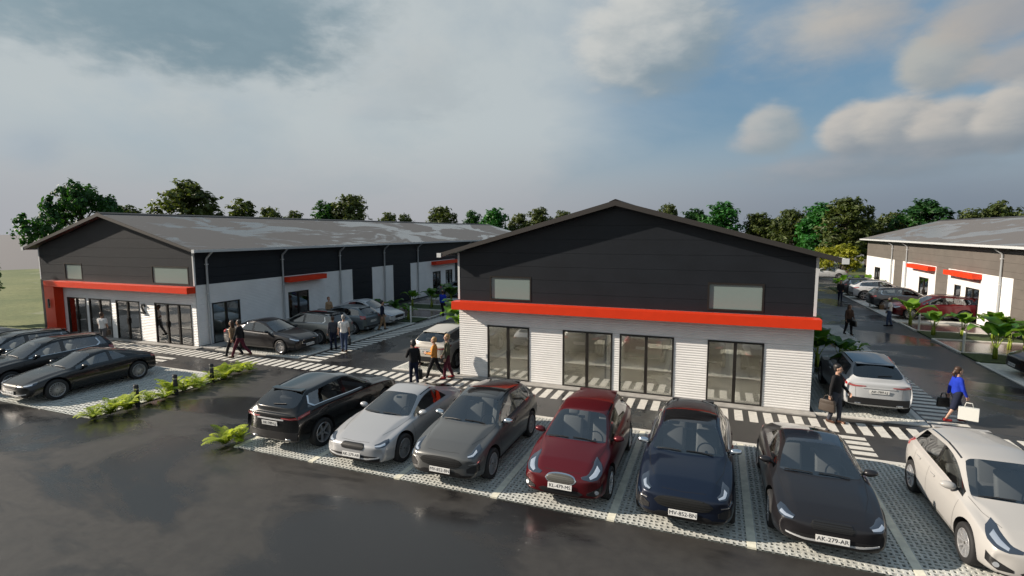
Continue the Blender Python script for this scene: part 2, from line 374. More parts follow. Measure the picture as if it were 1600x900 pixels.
# zebra footpaths, every stripe a piece of its own
def zebra(x0, x1, y0, y1, along, pitch, w, skip=()):
    r = empty('footpath_markings', (x0, y0, 0)); r['kind'] = 'structure'
    n = int(((x1-x0) if along == 'x' else (y1-y0))/pitch); me = None
    for i in range(n):
        if me is None:
            b = MB()
            if along == 'x': b.box(0, w, 0, y1-y0, 0, .008)
            else: b.box(0, x1-x0, 0, w, 0, .008)
            me = b.mesh('stripe', m_linew)
        link_mesh('stripe', me, r, (i*pitch if along == 'x' else 0, 0 if along == 'x' else i*pitch, .0))
    return r
zebra(-33.0, 12.2, 16.52, 17.50, 'x', .411, .235)
zebra(-16.98, -15.98, 17.85, 40, 'y', .41, .22)
zebra(5.98, 6.98, 17.85, 36, 'y', .41, .22)
zebra(3.25, 3.95, 14.98, 16.45, 'y', .36, .22)
zebra(-23.6, -22.4, 14.98, 16.45, 'y', .42, .22)
# concrete plinth walks along the facades
for nm, a in (('pavement', (-36, -23.2, 17.62, 17.98)), ('pavement', (-9.35, 3.0, 17.62, 17.98)), ('pavement', (-23.42, -22.4, 17.98, 31.0))):
    b = MB(); b.box(*a, 0, .05, 0, .008); o = b.build(nm, m_conc, kind='structure')
# strips of lawn and paved strips with pale kerbs beside the lanes
m_lawn = mat('lawn', (.035, .06, .015), .9, var=.35, vscale=9, bump=.8, bscale=40)
m_redpave = mat('wet_red_paving', (.12, .085, .078), .22, var=.2, vscale=3)
def strips(x0, x1, spans, sgn):
    for kind, ya, yb in spans:
        b = MB(); b.box(x0, x1, ya, yb, 0, .03 if kind == 'p' else .06)
        b.build('paved_strip' if kind == 'p' else 'lawn_strip', m_redpave if kind == 'p' else m_lawn, kind='structure')
        if kind == 'p':
            for y in (ya, yb):
                b = MB(); b.box(x0-.05, x1, y-.06, y+.06, 0, .09, 0, .01); b.build('kerb', m_linew, kind='structure')
            xe = x0 if sgn > 0 else x1
            b = MB(); b.box(xe-.09 if sgn > 0 else xe-.03, xe+.03 if sgn > 0 else xe+.09, ya+.06, yb-.06, 0, .088, 0, .01); b.build('kerb', m_linew, kind='structure')
strips(10.6, 14.65, [('g', 27.62, 29.34), ('p', 29.4, 32.7), ('g', 32.76, 35.04), ('p', 35.1, 37.9)], 1)
strips(-22.3, -17.3, [('g', 27.78, 29.34), ('p', 29.4, 32.7), ('g', 32.76, 35.04), ('p', 35.1, 37.9)], -1)
for ya, yb in ((18, 27.55), (38.0, 55)):
    b = MB(); b.box(10.6, 14.65, ya, yb, 0, .02); b.build('bay_paving', m_paver, kind='structure')
    b = MB(); b.box(10.48, 10.6, ya, yb, 0, .05, 0, .01); b.build('kerb', m_linew, kind='structure')
    b = MB(); b.box(-22.3, -17.3, max(ya, 38), max(yb, 38.5), 0, .02)
    if ya > 30: b.build('bay_paving', m_paver, kind='structure')
b = MB(); b.box(10.6, 14.65, 55, 60, 0, .06); b.build('lawn_strip', m_lawn, kind='structure')

# ================================================================ buildings
ZE, ZA, ZB = 4.84, 6.49, 3.06          # eave, ridge, top of the white base
def ribbed(b, u0, u1, z0, z1, fixed, out, axis):
    # horizontal corrugation; u along the wall; fixed = wall plane; out = sign of the outward direction
    pit = .08; n = max(1, int(round((z1-z0)/pit))); p = (z1-z0)/n; prof = []
    for i in range(n):
        z = z0+i*p; prof += [(0, z), (.010, z+p*.20), (.010, z+p*.66), (0, z+p*.86)]
    prof.append((0, z1)); N = len(prof)
    vs = []
    for u in (u0, u1):
        for d, z in prof:
            q = fixed+out*d; vs.append((u, q, z) if axis == 'x' else (q, u, z))
    fs = [(i, i+1, N+i+1, N+i) for i in range(N-1)]
    back = fixed-out*.03; e = [(u0, z0), (u1, z0), (u1, z1), (u0, z1)]
    b.add(vs, fs)
    bb = [(u, back, z) if axis == 'x' else (back, u, z) for u, z in e]; b.add(bb, [(0, 1, 2, 3)])
def spans_minus(a, b, holes):
    r = []; c = a
    for h0, h1 in sorted(holes):
        if h0 > c: r.append((c, h0))
        c = max(c, h1)
    if c < b: r.append((c, b))
    return r
def window_unit(parent, name, axis, fixed, out, u0, u1, z0, z1, leaves, pane_m, handle=True, fd=.06, proud=.03):
    """frame with mullions, each pane its own part"""
    P = (lambda b, ua, ub, q0, q1, za, zb: b.box(ua, ub, min(q0, q1), max(q0, q1), za, zb)) if axis == 'x' else (lambda b, ua, ub, q0, q1, za, zb: b.box(min(q0, q1), max(q0, q1), ua, ub, za, zb))
    f = MB(); a, c = fixed+out*proud, fixed-out*fd; t = .055
    P(f, u0, u1, a, c, z1-t, z1); P(f, u0, u1, a, c, z0, z0+t*.9)
    P(f, u0, u0+t, a, c, z0+t*.9, z1-t); P(f, u1-t, u1, a, c, z0+t*.9, z1-t)
    w = (u1-u0-2*t)/leaves
    for i in range(1, leaves): P(f, u0+t+i*w-.05, u0+t+i*w+.05, a-out*.004, c, z0+t*.9, z1-t)
    fo = f.build(name, m_frame, parent)
    for i in range(leaves):
        ua = u0+t+i*w+(.05 if i else 0)+.002; ub = u0+t+(i+1)*w-(.05 if i < leaves-1 else 0)-.002
        g = MB(); q = fixed-out*(.015 if fd < .05 else .02); P(g, ua, ub, q, q-out*.008, z0+t*.9+.002, z1-t-.002)
        po = g.build('pane', pane_m, None); 
        me = po.data; off = parent.location
        for v in me.vertices: v.co -= Vector(off)
        setpar(po, fo)
        if handle and leaves > 1 and i < 2:
            h = MB(); uh = (ub-.0) if i == 0 else ua
            P(h, uh-.025+(.03 if i == 0 else -.03), uh+.025+(.03 if i == 0 else -.03), fixed+out*.07, fixed+out*.035, z0+.85, z0+1.15)
            ho = h.build('handle', m_frame, None)
            for v in ho.data.vertices: v.co -= Vector(off)
            setpar(ho, fo)
    return fo
def downpipe(parent, x, y, out, ztop=ZE-.05, zg=0.0):
    b = MB(); ox = x+out*.55; wx = x+out*.09
    b.tube([(ox-out*.03, y, ztop-.02), (ox-out*.04, y, ztop-.12), (wx+out*.05, y, ztop-.42), (wx, y, ztop-.52), (wx, y, zg+.15), (wx+out*.02, y, zg+.06)], .055, 10)
    o = b.build('downpipe', m_pipe, parent, smooth=40)
    c = MB()
    for z in (1.0, 2.6, ztop-.75): c.box(wx-.07, wx+.07, y-.07, y+.07, z, z+.04)
    cl = c.build('pipe_clip', m_trim, None)
    for v in cl.data.vertices: v.co -= Vector(parent.location)
    setpar(cl, o)
def hall(label, x0, x1, y0, y1, doors, wins, clad, side=None, band=None):
    cx = (x0+x1)/2; hw = (x1-x0)/2
    R = empty('commercial_unit', (cx, y0, 0)); tag(R, label, 'building', 'three gabled commercial halls')
    # back-up walls behind the cladding
    b = MB(); d0 = .10
    segs = spans_minus(x0+.02, x1-.02, [(d[0], d[1]) for d in doors])
    for a, c in segs: b.box(a, c, y0+.035, y0+d0, 0, 2.09)
    b.box(x0+.02, x1-.02, y0+.035, y0+d0, 2.09, ZE)
    b.prism([(x0+.02, ZE), (x1-.02, ZE), (cx, ZA-.02)], 'y', y0+.035, y0+d0)
    b.prism([(x0+.02, 0), (x1-.02, 0), (x1-.02, ZE), (cx, ZA-.02), (x0+.02, ZE)], 'y', y1-.2, y1)
    for s in (0, 1):
        if side and ((side[0] > 0) == bool(s)): continue
        xx = x0 if s == 0 else x1
        b.box(xx-.02+(.02 if s == 0 else -.2), xx+.2-(.0 if s == 0 else .2), y0+d0, y1-.2, 0, ZE)
    b.build('wall', clad, R)
    # white ribbed panels between the doors
    for a, c in segs:
        q = MB(); ribbed(q, a+(.0 if a > x0+.05 else -.02), c+(0 if c < x1-.05 else .02), .05, 2.085, y0, -1, 'x'); q.build('ribbed_panel', m_white, R)
    q = MB(); ribbed(q, x0, x1, 2.09, 3.0, y0, -1, 'x'); q.build('ribbed_panel', m_white, R)
    # horizontal cladding boards of the gable
    zs = [3.004, 3.40, 3.875, 4.35, 4.84, 5.33, 5.82, 6.31]
    for i in range(len(zs)):
        za = zs[i]; zb = (zs[i+1] if i+1 < len(zs) else ZA)-.007
        H = lambda z: hw if z <= ZE else max(0.0, hw*(ZA-z)/(ZA-ZE))
        holes = [(w[0], w[1]) for w in wins if w[2] < zb and w[3] > za]
        ha, hb = H(za), H(zb)
        if holes and not (min(w[2] for w in wins) > zb):
            pieces = []
            for a, c in spans_minus(cx-ha, cx+ha, holes): pieces.append([(a, za), (c, za), (c, zb), (a, zb)])
            for w in wins:
                if za < w[2] < zb: pieces.append([(w[0], za), (w[1], za), (w[1], w[2]-.003), (w[0], w[2]-.003)])
                if za < w[3] < zb: pieces.append([(w[0], w[3]+.003), (w[1], w[3]+.003), (w[1], zb), (w[0], zb)])
        elif za < ZE < zb: pieces = [[(cx-hw, za), (cx+hw, za), (cx+hw, ZE), (cx+hb, zb), (cx-hb, zb), (cx-hw, ZE)]]
        else: pieces = [[(cx-ha, za), (cx+ha, za), (cx+hb, zb), (cx-hb, zb)]] if hb > .01 else [[(cx-ha, za), (cx+ha, za), (cx, zb)]]
        for pc in pieces:
            q = MB(); q.prism(pc, 'y', y0-.018-.001*(i % 2), y0+.03); q.build('cladding_board', clad, R)
    # corner trims
    for s, xx in ((-1, x0), (1, x1)):
        q = MB(); q.box(xx-.03 if s < 0 else xx-.05, xx+.05 if s < 0 else xx+.03, y0-.03, y0+.05, 3.03, ZE-.02); q.build('corner_trim', m_trim, R)
    q = MB(); q.box(x0-.03, x1+.03, y0-.035, y0+.03, 0, .048); q.build('plinth', m_conc, R)
    # roof: two slabs with a ridge cap, dark verge boards and gutters
    k = (ZA-ZE)/hw; ov = .55; yo = .42
    for s in (-1, 1):
        xe = cx+s*(hw+ov); ze = ZE-k*ov+.05
        q = MB(); q.prism([(cx, ZA+.05), (xe, ze), (xe, ze+.07), (cx, ZA+.13)], 'y', y0-yo, y1+yo)
        n = 40
        rf = q.build('roof_slope', m_roof, R)
        v = MB(); v.prism([(cx, ZA-.03), (xe, ze-.06), (xe, ze+.085), (cx, ZA+.145)], 'y', y0-yo-.03, y0-yo-.002); v.build('verge_board', m_fascia, R)
        v = MB(); xg = xe+s*.06
        v.prism([(xe+s*.002, ze-.07), (xe+s*.012, ze+.06), (xe+s*.0, ze+.06)][:1]+[(xe+s*.13, ze-.07), (xe+s*.15, ze+.06), (xe+s*.12, ze+.06), (xe+s*.105, ze-.05), (xe+s*.03, ze-.05), (xe+s*.03, ze+.06), (xe+s*.002, ze+.06)], 'y', y0-yo-.02, y1+yo); v.build('gutter', m_trim, R)
        v = MB(); v.box(xg-.08, xg+.10, y0-yo-.05, y0-yo-.021, ze-.09, ze+.075); v.build('gutter_end', m_trim, R)
    v = MB(); v.prism([(cx-.2, ZA+.09), (cx, ZA+.17), (cx+.2, ZA+.09), (cx+.2, ZA+.11), (cx, ZA+.19), (cx-.2, ZA+.11)], 'y', y0-yo-.01, y1+yo); v.build('ridge_cap', m_fascia, R)
    # openings
    for d in doors: window_unit(R, 'glass_door', 'x', y0, -1, d[0], d[1], .03, 2.09, d[2], m_glass)
    for w in wins: window_unit(R, 'window', 'x', y0, -1, w[0], w[1], w[2], w[3], 1, m_pane, False, fd=.02)
    # shop rooms behind the glass
    if doors:
        q = MB(); q.box(x0+.3, x1-.3, y0+.105, y0+7, 0, .025); q.build('shop_floor', m_shopfloor, R)
        q = MB(); q.box(x0+.25, x1-.25, y0+7, y0+7.1, 0, 2.95); q.box(x0+.2, x0+.28, y0+.11, y0+7, .026, 2.95); q.box(x1-.28, x1-.2, y0+.11, y0+7, .026, 2.95)
        for d in doors[1:]: q.box(d[0]-.75, d[0]-.68, y0+1.2, y0+6.99, .026, 2.95)
        q.build('shop_wall', m_shopwall, R)
        q = MB(); q.box(x0+.25, x1-.25, y0+.11, y0+7, 2.96, 3.02); q.build('shop_ceiling', m_shopwall, R)
        for d in doors:
            for yy in (1.0, 3.6):
                q = MB(); q.box((d[0]+d[1])/2-.6, (d[0]+d[1])/2+.6, y0+yy, y0+yy+1.2, 2.93, 2.955); q.build('added_ceiling_glow', m_lit, R)  # added glow panels that brighten what shows through the doors
        for d in doors:
            q = MB(); q.box(d[0]+.5, d[1]-.2, y0+3.2, y0+3.9, .026, .95, 0, .02); q.box(d[0]+.45, d[1]-.15, y0+3.15, y0+3.95, .951, .99, 0, .01); q.build('shop_counter', m_crate, R)
    return R
C_doors = [(-8.0, -6.32, 2), (-5.04, -3.25, 2), (-3.0, -1.2, 2), (-.15, 1.52, 2)]
C_wins = [(-7.89, -6.24, 3.07, 3.97), (-.21, 1.45, 3.07, 3.97)]
L_doors = [(-33.5, -31.9, 2), (-31.65, -29.85, 2), (-29.43, -27.6, 2), (-26.45, -23.85, 3)]
L_wins = [(-33.5, -31.98, 3.07, 3.97), (-26.47, -23.86, 3.07, 3.97)]
CX0, CX1, LX0, LX1, RX0, Y0, Y1 = -9.19, 2.87, -35.72, -23.5, 14.75, 18.0, 65.0
hc = hall('central gabled hall with anthracite gable, long red canopy and four glass doors', CX0, CX1, Y0, Y1, C_doors, C_wins, m_clad)
hl = hall('left gabled hall with red portal pillar, unit numbers and long side wall', LX0, LX1, Y0, Y1+2, L_doors, L_wins, m_clad, side=(1,))
def plain_hall(label, x0, x1, y0, y1):
    return hall(label, x0, x1, y0, y1, [], [], m_taupe, side=(-1,))
hr = plain_hall('right taupe hall with sunlit white bays and two short red canopies', RX0, RX0+12.2, 17.5, 64.6)

# red canopies
def canopy(parent, x0, x1, y0, y1, z0=2.69, z1=2.99, name='canopy'):
    b = MB(); b.box(x0, x1, y0, y1, z0, z1, 0, .004); return b.build(name, m_red, parent)
canopy(hc, CX0-.10, CX1+.12, Y0-.47, Y0-.02)
canopy(hl, LX0+1.06, LX1+.05, Y0-.47, Y0-.02)
b = MB(); b.box(LX0+1.06, LX0+1.92, Y0-.47, Y0-.02, .0, 2.685, 0, .004); b.build('portal_pillar', m_red, hl)
b = MB(); b.box(LX0-.02, LX0+1.055, Y0-.04, Y0-.018, .05, 2.995); b.build('cladding_board', m_clad, hl)
# unit numbers: mirrored figures standing off the wall, as in the picture
def text_mesh(s, size, depth, bold=.012):
    cu = bpy.data.curves.new('txt', 'FONT'); cu.body = s; cu.size = size; cu.extrude = depth; cu.offset = bold; cu.align_x = 'CENTER'; cu.align_y = 'CENTER'; cu.resolution_u = 3
    o = bpy.data.objects.new('txt', cu); COL.objects.link(o); dg = bpy.context.evaluated_depsgraph_get()
    me = bpy.data.meshes.new_from_object(o.evaluated_get(dg)); bpy.data.objects.remove(o); bpy.data.curves.remove(cu); return me
for s, x, z, w in (('1', LX0+1.49, 1.72, .55), ('2', -27.27, 1.72, .56)):
    me = text_mesh(s, w*1.25, .03, .012); me.materials.clear(); me.materials.append(m_black)
    for v in me.vertices: v.co = Vector((-v.co.x, -v.co.z, v.co.y))
    fix_normals(me)
    o = link_mesh('unit_number', me, hl, (x-hl.location.x, -.53 if s == '1' else -.06, z))
# side walls with alternating white and dark bays
def side_wall(parent, xw, out, whites, clad, y0, y1, doors, canopies, pipes):
    # out = outward sign in x
    zs = [3.07, 3.40, 3.875, 4.35, ZE-.03]
    back = MB()
    for a, c in spans_minus(y0+.1, y1-.2, [(d[0], d[1]) for d in doors]): back.box(xw-out*.2, xw-out*.035, a, c, 0, 2.09)
    back.box(xw-out*.2, xw-out*.035, y0+.1, y1-.2, 2.09, ZE+.02); back.build('wall', clad, parent)
    for i in range(4):
        b = MB(); b.box(xw-out*.03, xw+out*(.018+.001*(i % 2)), y0+.055, y1, zs[i], zs[i+1]-.008); b.build('cladding_board', clad, parent)
    darks = spans_minus(y0+.055, y1, whites)
    for a, c in darks:
        for i, (za, zb) in enumerate([(.05, .55), (.55, 1.05), (1.05, 1.55), (1.55, 2.05), (2.05, 2.55), (2.55, 3.066)]):
            b = MB(); b.box(xw-out*.03, xw+out*(.018+.001*(i % 2)), a+.002, c-.002, za, zb-.008); b.build('cladding_board', clad, parent)
    for a, c in whites:
        for p, q in spans_minus(a, c, [(d[0], d[1]) for d in doors if d[0] > a and d[1] < c]):
            b = MB(); ribbed(b, p, q, .05, 2.085, xw+out*.004, out, 'y'); b.build('ribbed_panel', m_white, parent)
        b = MB(); ribbed(b, a, c, 2.09, 3.06, xw+out*.004, out, 'y'); b.build('ribbed_panel', m_white, parent)
        for e in (a, c):
            b = MB(); b.box(xw-out*.02, xw+out*.03, e-.04, e+.04, .02, 3.066); b.build('corner_trim', m_white, parent)
    for d in doors: window_unit(parent, 'glass_door', 'y', xw, out, d[0], d[1], .03, 2.09, d[2], m_glass)
    for a, c in canopies: canopy(parent, xw+out*.005, xw+out*.5, a, c, 2.72, 3.02)
    for y in pipes: downpipe(parent, xw, y, out)
    b = MB()
    b.box(xw-out*4, xw-out*4.1, y0+7.15, y1-.3, .0, 2.95); b.build('shop_wall', m_shopwall, parent)
    b = MB(); b.box(xw-out*.21, xw-out*4, y0+7.15, y1-.3, .0, .02); b.build('shop_floor', m_shopfloor, parent)
side_wall(hl, LX1, 1, [(18.06, 29.75), (32.1, 34.7), (37.3, 45.1), (48, 58)], m_clad, Y0, Y1+2,
          [(18.85, 20.5, 2), (23.9, 25.55, 2), (40.92, 42.32, 2), (43.3, 44.6, 2)], [(23.6, 26.7), (40.7, 45.6)], (18.62, 23.5, 28.5, 33.55, 38.35, 48))
side_wall(hr, RX0, -1, [(55.4, 64.5), (45.9, 53.1), (35.4, 43.7), (19, 30)], m_taupe, 17.5, 64.6,
          [(59.6, 61.4, 2), (47.2, 49.1, 2), (39.1, 40.9, 2), (41.65, 42.6, 1)], [(46.0, 50.6), (38.9, 43.2)], (56.0, 52.1, 36.6, 27))
# ================================================================ cars
def paint(name, col, metal=.25, rough=.32):
    return mat('paint_'+name, col, rough, metal=metal, coat=.55, spec=.35)
m_cglass = glass_mat('car_glass', (.50, .54, .55), .13, 1.15)
m_screen = glass_mat('windscreen_glass', (.58, .63, .66), .11, 1.1)
m_cglassd = glass_mat('car_glass_dark', (.16, .17, .18), .07, 1.1)
m_tyre = mat('tyre_rubber', (.014, .014, .015), .75, bump=.1, bscale=40)
m_rim = mat('alloy_rim', (.42, .42, .43), .35, metal=.6)
m_rimb = mat('alloy_rim_bright', (.62, .62, .63), .25, metal=.7)
m_chrome = mat('chrome', (.72, .72, .72), .12, metal=1.0)
m_satin = mat('satin_silver_trim', (.62, .63, .64), .35, metal=.3)
m_trimb = mat('gloss_black_trim', (.010, .010, .011), .12, coat=.6)
m_arch = mat('wheel_arch_black', (.008, .008, .008), .8)
m_grille = mat('grille_mesh', (.018, .018, .017), .45, metal=.3)
m_grille2 = mat('grille_mesh_pale', (.13, .125, .11), .45, metal=.6)
m_lamp = mat('headlamp_housing', (.035, .047, .068), .08, metal=.2, coat=1.0)
m_lens = mat('headlamp_reflector', (.70, .74, .80), .15, metal=.7, coat=1.0)
m_tail = mat('tail_lamp_red', (.30, .008, .010), .12, coat=1.0)
m_tailw = mat('tail_lamp_clear', (.45, .20, .20), .12, coat=1.0)
m_plate = mat('number_plate', (.70, .70, .68), .4)
m_ink = mat('plate_ink', (.015, .015, .016), .5)
m_seat = mat('seat_leather', (.30, .28, .27), .6)
m_dash = mat('dashboard', (.09, .088, .09), .6)
m_cseat = mat('seat_red', (.30, .03, .03), .6)

def lerp(a, b, t): return a+(b-a)*t
def interp(tab, x):
    tab = sorted(tab)
    if x <= tab[0][0]: return tab[0][1]
    for (a, p), (b, q) in zip(tab, tab[1:]):
        if x <= b: t = (x-a)/(b-a); t = t*t*(3-2*t)*.5+t*.5; return lerp(p, q, t)
    return tab[-1][1]

# styles: x runs forward from the middle of the wheelbase, metres
ST = {
 'coupe': dict(nose=2.20, tail=-2.20, xa=1.34, w=.93, sill=.21, r=.345,
    belt=[(-2.20, .76), (-2.0, .845), (-1.4, .92), (-.5, .895), (.3, .875), (.9, .865), (1.4, .80), (1.9, .69), (2.2, .60)],
    centre=[(-2.20, .82), (-2.0, .93), (-1.75, .965), (.9, .93), (1.4, .87), (1.9, .755), (2.2, .62)],
    cowl=.82, head=.02, bpil=(-.40, -.50), cpil=-1.02, rend=-.86, rbase=-1.86, rtaper=.22, roof=1.335, headz=1.28, rendz=1.245, gbase=.93, deckz=.955, wr=.52, wc=.70, cquarter=True),
 'cross': dict(nose=2.17, tail=-2.13, xa=1.33, w=.93, sill=.25, r=.35,
    belt=[(-2.13, .92), (-1.9, 1.02), (-1.2, 1.03), (.0, .99), (.8, .97), (1.35, .90), (1.85, .80), (2.17, .68)],
    centre=[(-2.13, .95), (-1.95, 1.06), (.8, 1.05), (1.35, 1.0), (1.85, .90), (2.17, .72)],
    cowl=.82, head=.12, bpil=(-.34, -.45), cpil=-1.18, rend=-1.52, rbase=-1.97, roof=1.53, headz=1.46, rendz=1.44, gbase=1.04, deckz=1.10, wr=.55, wc=.72),
 'hatch': dict(nose=2.12, tail=-2.05, xa=1.31, w=.91, sill=.23, r=.335,
    belt=[(-2.05, .90), (-1.85, 1.00), (-1.2, 1.00), (.0, .955), (.85, .93), (1.35, .88), (1.8, .76), (2.12, .63)],
    centre=[(-2.05, .93), (-1.9, 1.04), (.9, 1.04), (1.35, .98), (1.8, .86), (2.12, .66)],
    cowl=.95, head=.15, bpil=(-.36, -.46), cpil=-1.15, rend=-1.50, rbase=-1.92, roof=1.50, headz=1.43, rendz=1.42, gbase=1.00, deckz=1.06, wr=.55, wc=.70),
 'suv': dict(nose=2.28, tail=-2.22, xa=1.38, w=.97, sill=.30, r=.375,
    belt=[(-2.22, .98), (-2.05, 1.08), (-1.3, 1.10), (.0, 1.06), (.9, 1.04), (1.4, 1.0), (1.95, .92), (2.28, .80)],
    centre=[(-2.22, 1.02), (-2.05, 1.12), (.9, 1.12), (1.4, 1.09), (1.95, 1.0), (2.28, .84)],
    cowl=.86, head=.10, bpil=(-.32, -.44), cpil=-1.28, rend=-1.52, rbase=-2.06, roof=1.60, headz=1.53, rendz=1.50, gbase=1.11, deckz=1.16, wr=.57, wc=.74),
 'estate': dict(nose=2.32, tail=-2.28, xa=1.38, w=.94, sill=.26, r=.35,
    belt=[(-2.28, .94), (-2.1, 1.02), (-1.3, 1.03), (.0, 1.0), (.9, .985), (1.4, .94), (1.95, .86), (2.32, .74)],
    centre=[(-2.28, .97), (-2.1, 1.06), (.9, 1.07), (1.4, 1.03), (1.95, .94), (2.32, .78)],
    cowl=.88, head=.15, bpil=(-.30, -.42), cpil=-1.28, rend=-1.80, rbase=-2.16, roof=1.53, headz=1.46, rendz=1.46, gbase=1.04, deckz=1.10, wr=.56, wc=.72),
 'sedan': dict(nose=2.30, tail=-2.35, xa=1.38, w=.92, sill=.22, r=.335,
    belt=[(-2.35, .88), (-2.1, .97), (-1.3, .98), (.0, .94), (.9, .915), (1.4, .87), (1.95, .77), (2.30, .65)],
    centre=[(-2.35, .92), (-2.1, 1.03), (-1.8, 1.045), (.9, 1.0), (1.4, .95), (1.95, .84), (2.30, .68)],
    cowl=.95, head=.18, bpil=(-.32, -.42), cpil=-1.10, rend=-1.05, rbase=-1.85, roof=1.46, headz=1.39, rendz=1.36, gbase=.985, deckz=1.045, wr=.54, wc=.70, cquarter=True),
}
NR = 11
def car_cage(p):
    """half cage: columns front to rear, rows floor to roof centre"""
    w = p['w']; sill = p['sill']; xa = p['xa']; nose, tail = p['nose'], p['tail']
    def plan(x):      # half width along the length
        f = max(0, (x-(nose-.95))/.95); r = max(0, (-(x-(tail+.85)))/.85)
        return w*(1-.17*f**2.4-p.get('rtaper', .14)*r**1.8)
    def low(x):       # floor height rises at the ends
        return sill*.8+.05*max(0, (x-(nose-.6))/.6)**2+.10*max(0, ((tail+.7)-x)/.7)**1.5
    cols = []
    def body_rows(x, bx=None):
        h = plan(x); zf = low(x); zb = interp(p['belt'], x if bx is None else bx)
        zc = lerp(zf, zb, .50)
        return [(x, 0, zf), (x, h*.72, zf), (x, h*.955, zf+.06), (x, h*.995, lerp(zf, zb, .38)), (x, h*.985, lerp(zf, zb, .72)), (x, h*.925, zb-.015)]
    def hood_col(x, k=1.0):
        r = body_rows(x); h = plan(x); zb = interp(p['belt'], x); zc = interp(p['centre'], x)
        for fy, ft in ((.86, .10), (.76, .22), (.60, .80), (.30, .95), (0, 1.0)): r.append((x-(.0), h*fy, lerp(zb, zc, ft)))
        return r
    # nose: flat fascia column then the curve back
    def end_col(x, zlo, zhi, hw, sg, dz=.0):
        ys = [0, .62, .86, .97, 1.0, .95, .84, .72, .58, .30, 0]
        zz = [0, 0, .04, .30, .62, .88, .95, .98, 1.0, 1.0, 1.0]
        xo = [0, .0, .05, .13, .16, .12, .07, .04, .02, .005, 0]
        return [(x-sg*xo[i]*.9, hw*ys[i], lerp(zlo, zhi, zz[i])) for i in range(NR)]
    zn = interp(p['centre'], nose)
    cols.append(end_col(nose, low(nose)+.04, zn-.02, plan(nose)*.97, 1))
    for x in (nose-.13, nose-.42, xa+.38, xa, xa-.36):
        if x > p['cowl']+.12: cols.append(hood_col(x))
    ic = len(cols)
    # cowl
    x = p['cowl']; zb = interp(p['belt'], x); gb = p['gbase']; r = body_rows(x); wc = p['wc']; zc = interp(p['centre'], x)
    r += [(x-.10, wc+.09, gb-.05), (x-.08, wc+.055, gb-.01), (x-.02, wc, gb), (x+.10, wc*.52, zc), (x+.14, 0, zc+.008)]
    cols.append(r)
    # header (belt rows run ahead of the roof rows so that the A pillar leans)
    def roof_col(xb, xr, zr, wr, bow=.03, gz=None, wg=None, xg=None):
        r = body_rows(xb); zb = r[5][2]; h = plan(xb)
        g = zb+.055 if gz is None else gz
        r += [(xb if xg is None else xg, h*.835 if wg is None else wg, g), (xr, wr+.062, zr-.085), (xr, wr, zr-.022), (xr+bow, wr*.55, zr+.012), (xr+bow*1.4, 0, zr+.022)]
        return r
    hd = p['head']; wr = p['wr']
    cols.append(roof_col(lerp(p['cowl'], hd, .55), hd, p['headz'], wr, .07))
    ih = len(cols)-1
    for xb in p['bpil']: cols.append(roof_col(xb, xb, p['roof'], wr+.01, .02))
    zcp = interp([(p['bpil'][1], p['roof']), (p['rend'], p['rendz'])], max(p['cpil'], p['rend']+.1))
    cols.append(roof_col(p['cpil'], max(p['cpil'], p['rend']+.14), zcp+.01, wr-.005, .0))
    icp = len(cols)-1
    rc = roof_col(lerp(p['rend'], p['rbase'], .42) if not p.get('cquarter') else lerp(p['rend'], p['rbase'], .55), p['rend'], p['rendz'], wr-.03, -.03)
    cols.append(rc)
    ire = len(cols)-1
    # base of the rear window
    x = p['rbase']; r = body_rows(x); h = plan(x); dz = p['deckz']; wg = wc-.03
    r += [(x-.0, h*.82, r[5][2]+.035), (x+.03, wg+.05, dz-.03), (x+.01, wg, dz), (x-.05, wg*.55, dz+.012), (x-.07, 0, dz+.015)]
    cols.append(r); irb = len(cols)-1
    for x in (lerp(p['rbase'], tail, .5), tail+.07):
        if x < p['rbase']-.06: cols.append(hood_col(x))
    zt = interp(p['centre'], tail)
    cols.append(end_col(tail, low(tail)+.05, zt, plan(tail)*.99, -1))
    return cols, dict(cowl=ic, head=ih, cp=icp, rend=ire, rbase=irb)
SLOT = ['body', 'roof', 'windscreen', 'rear_window', 'side_window', 'pillar', 'arch']
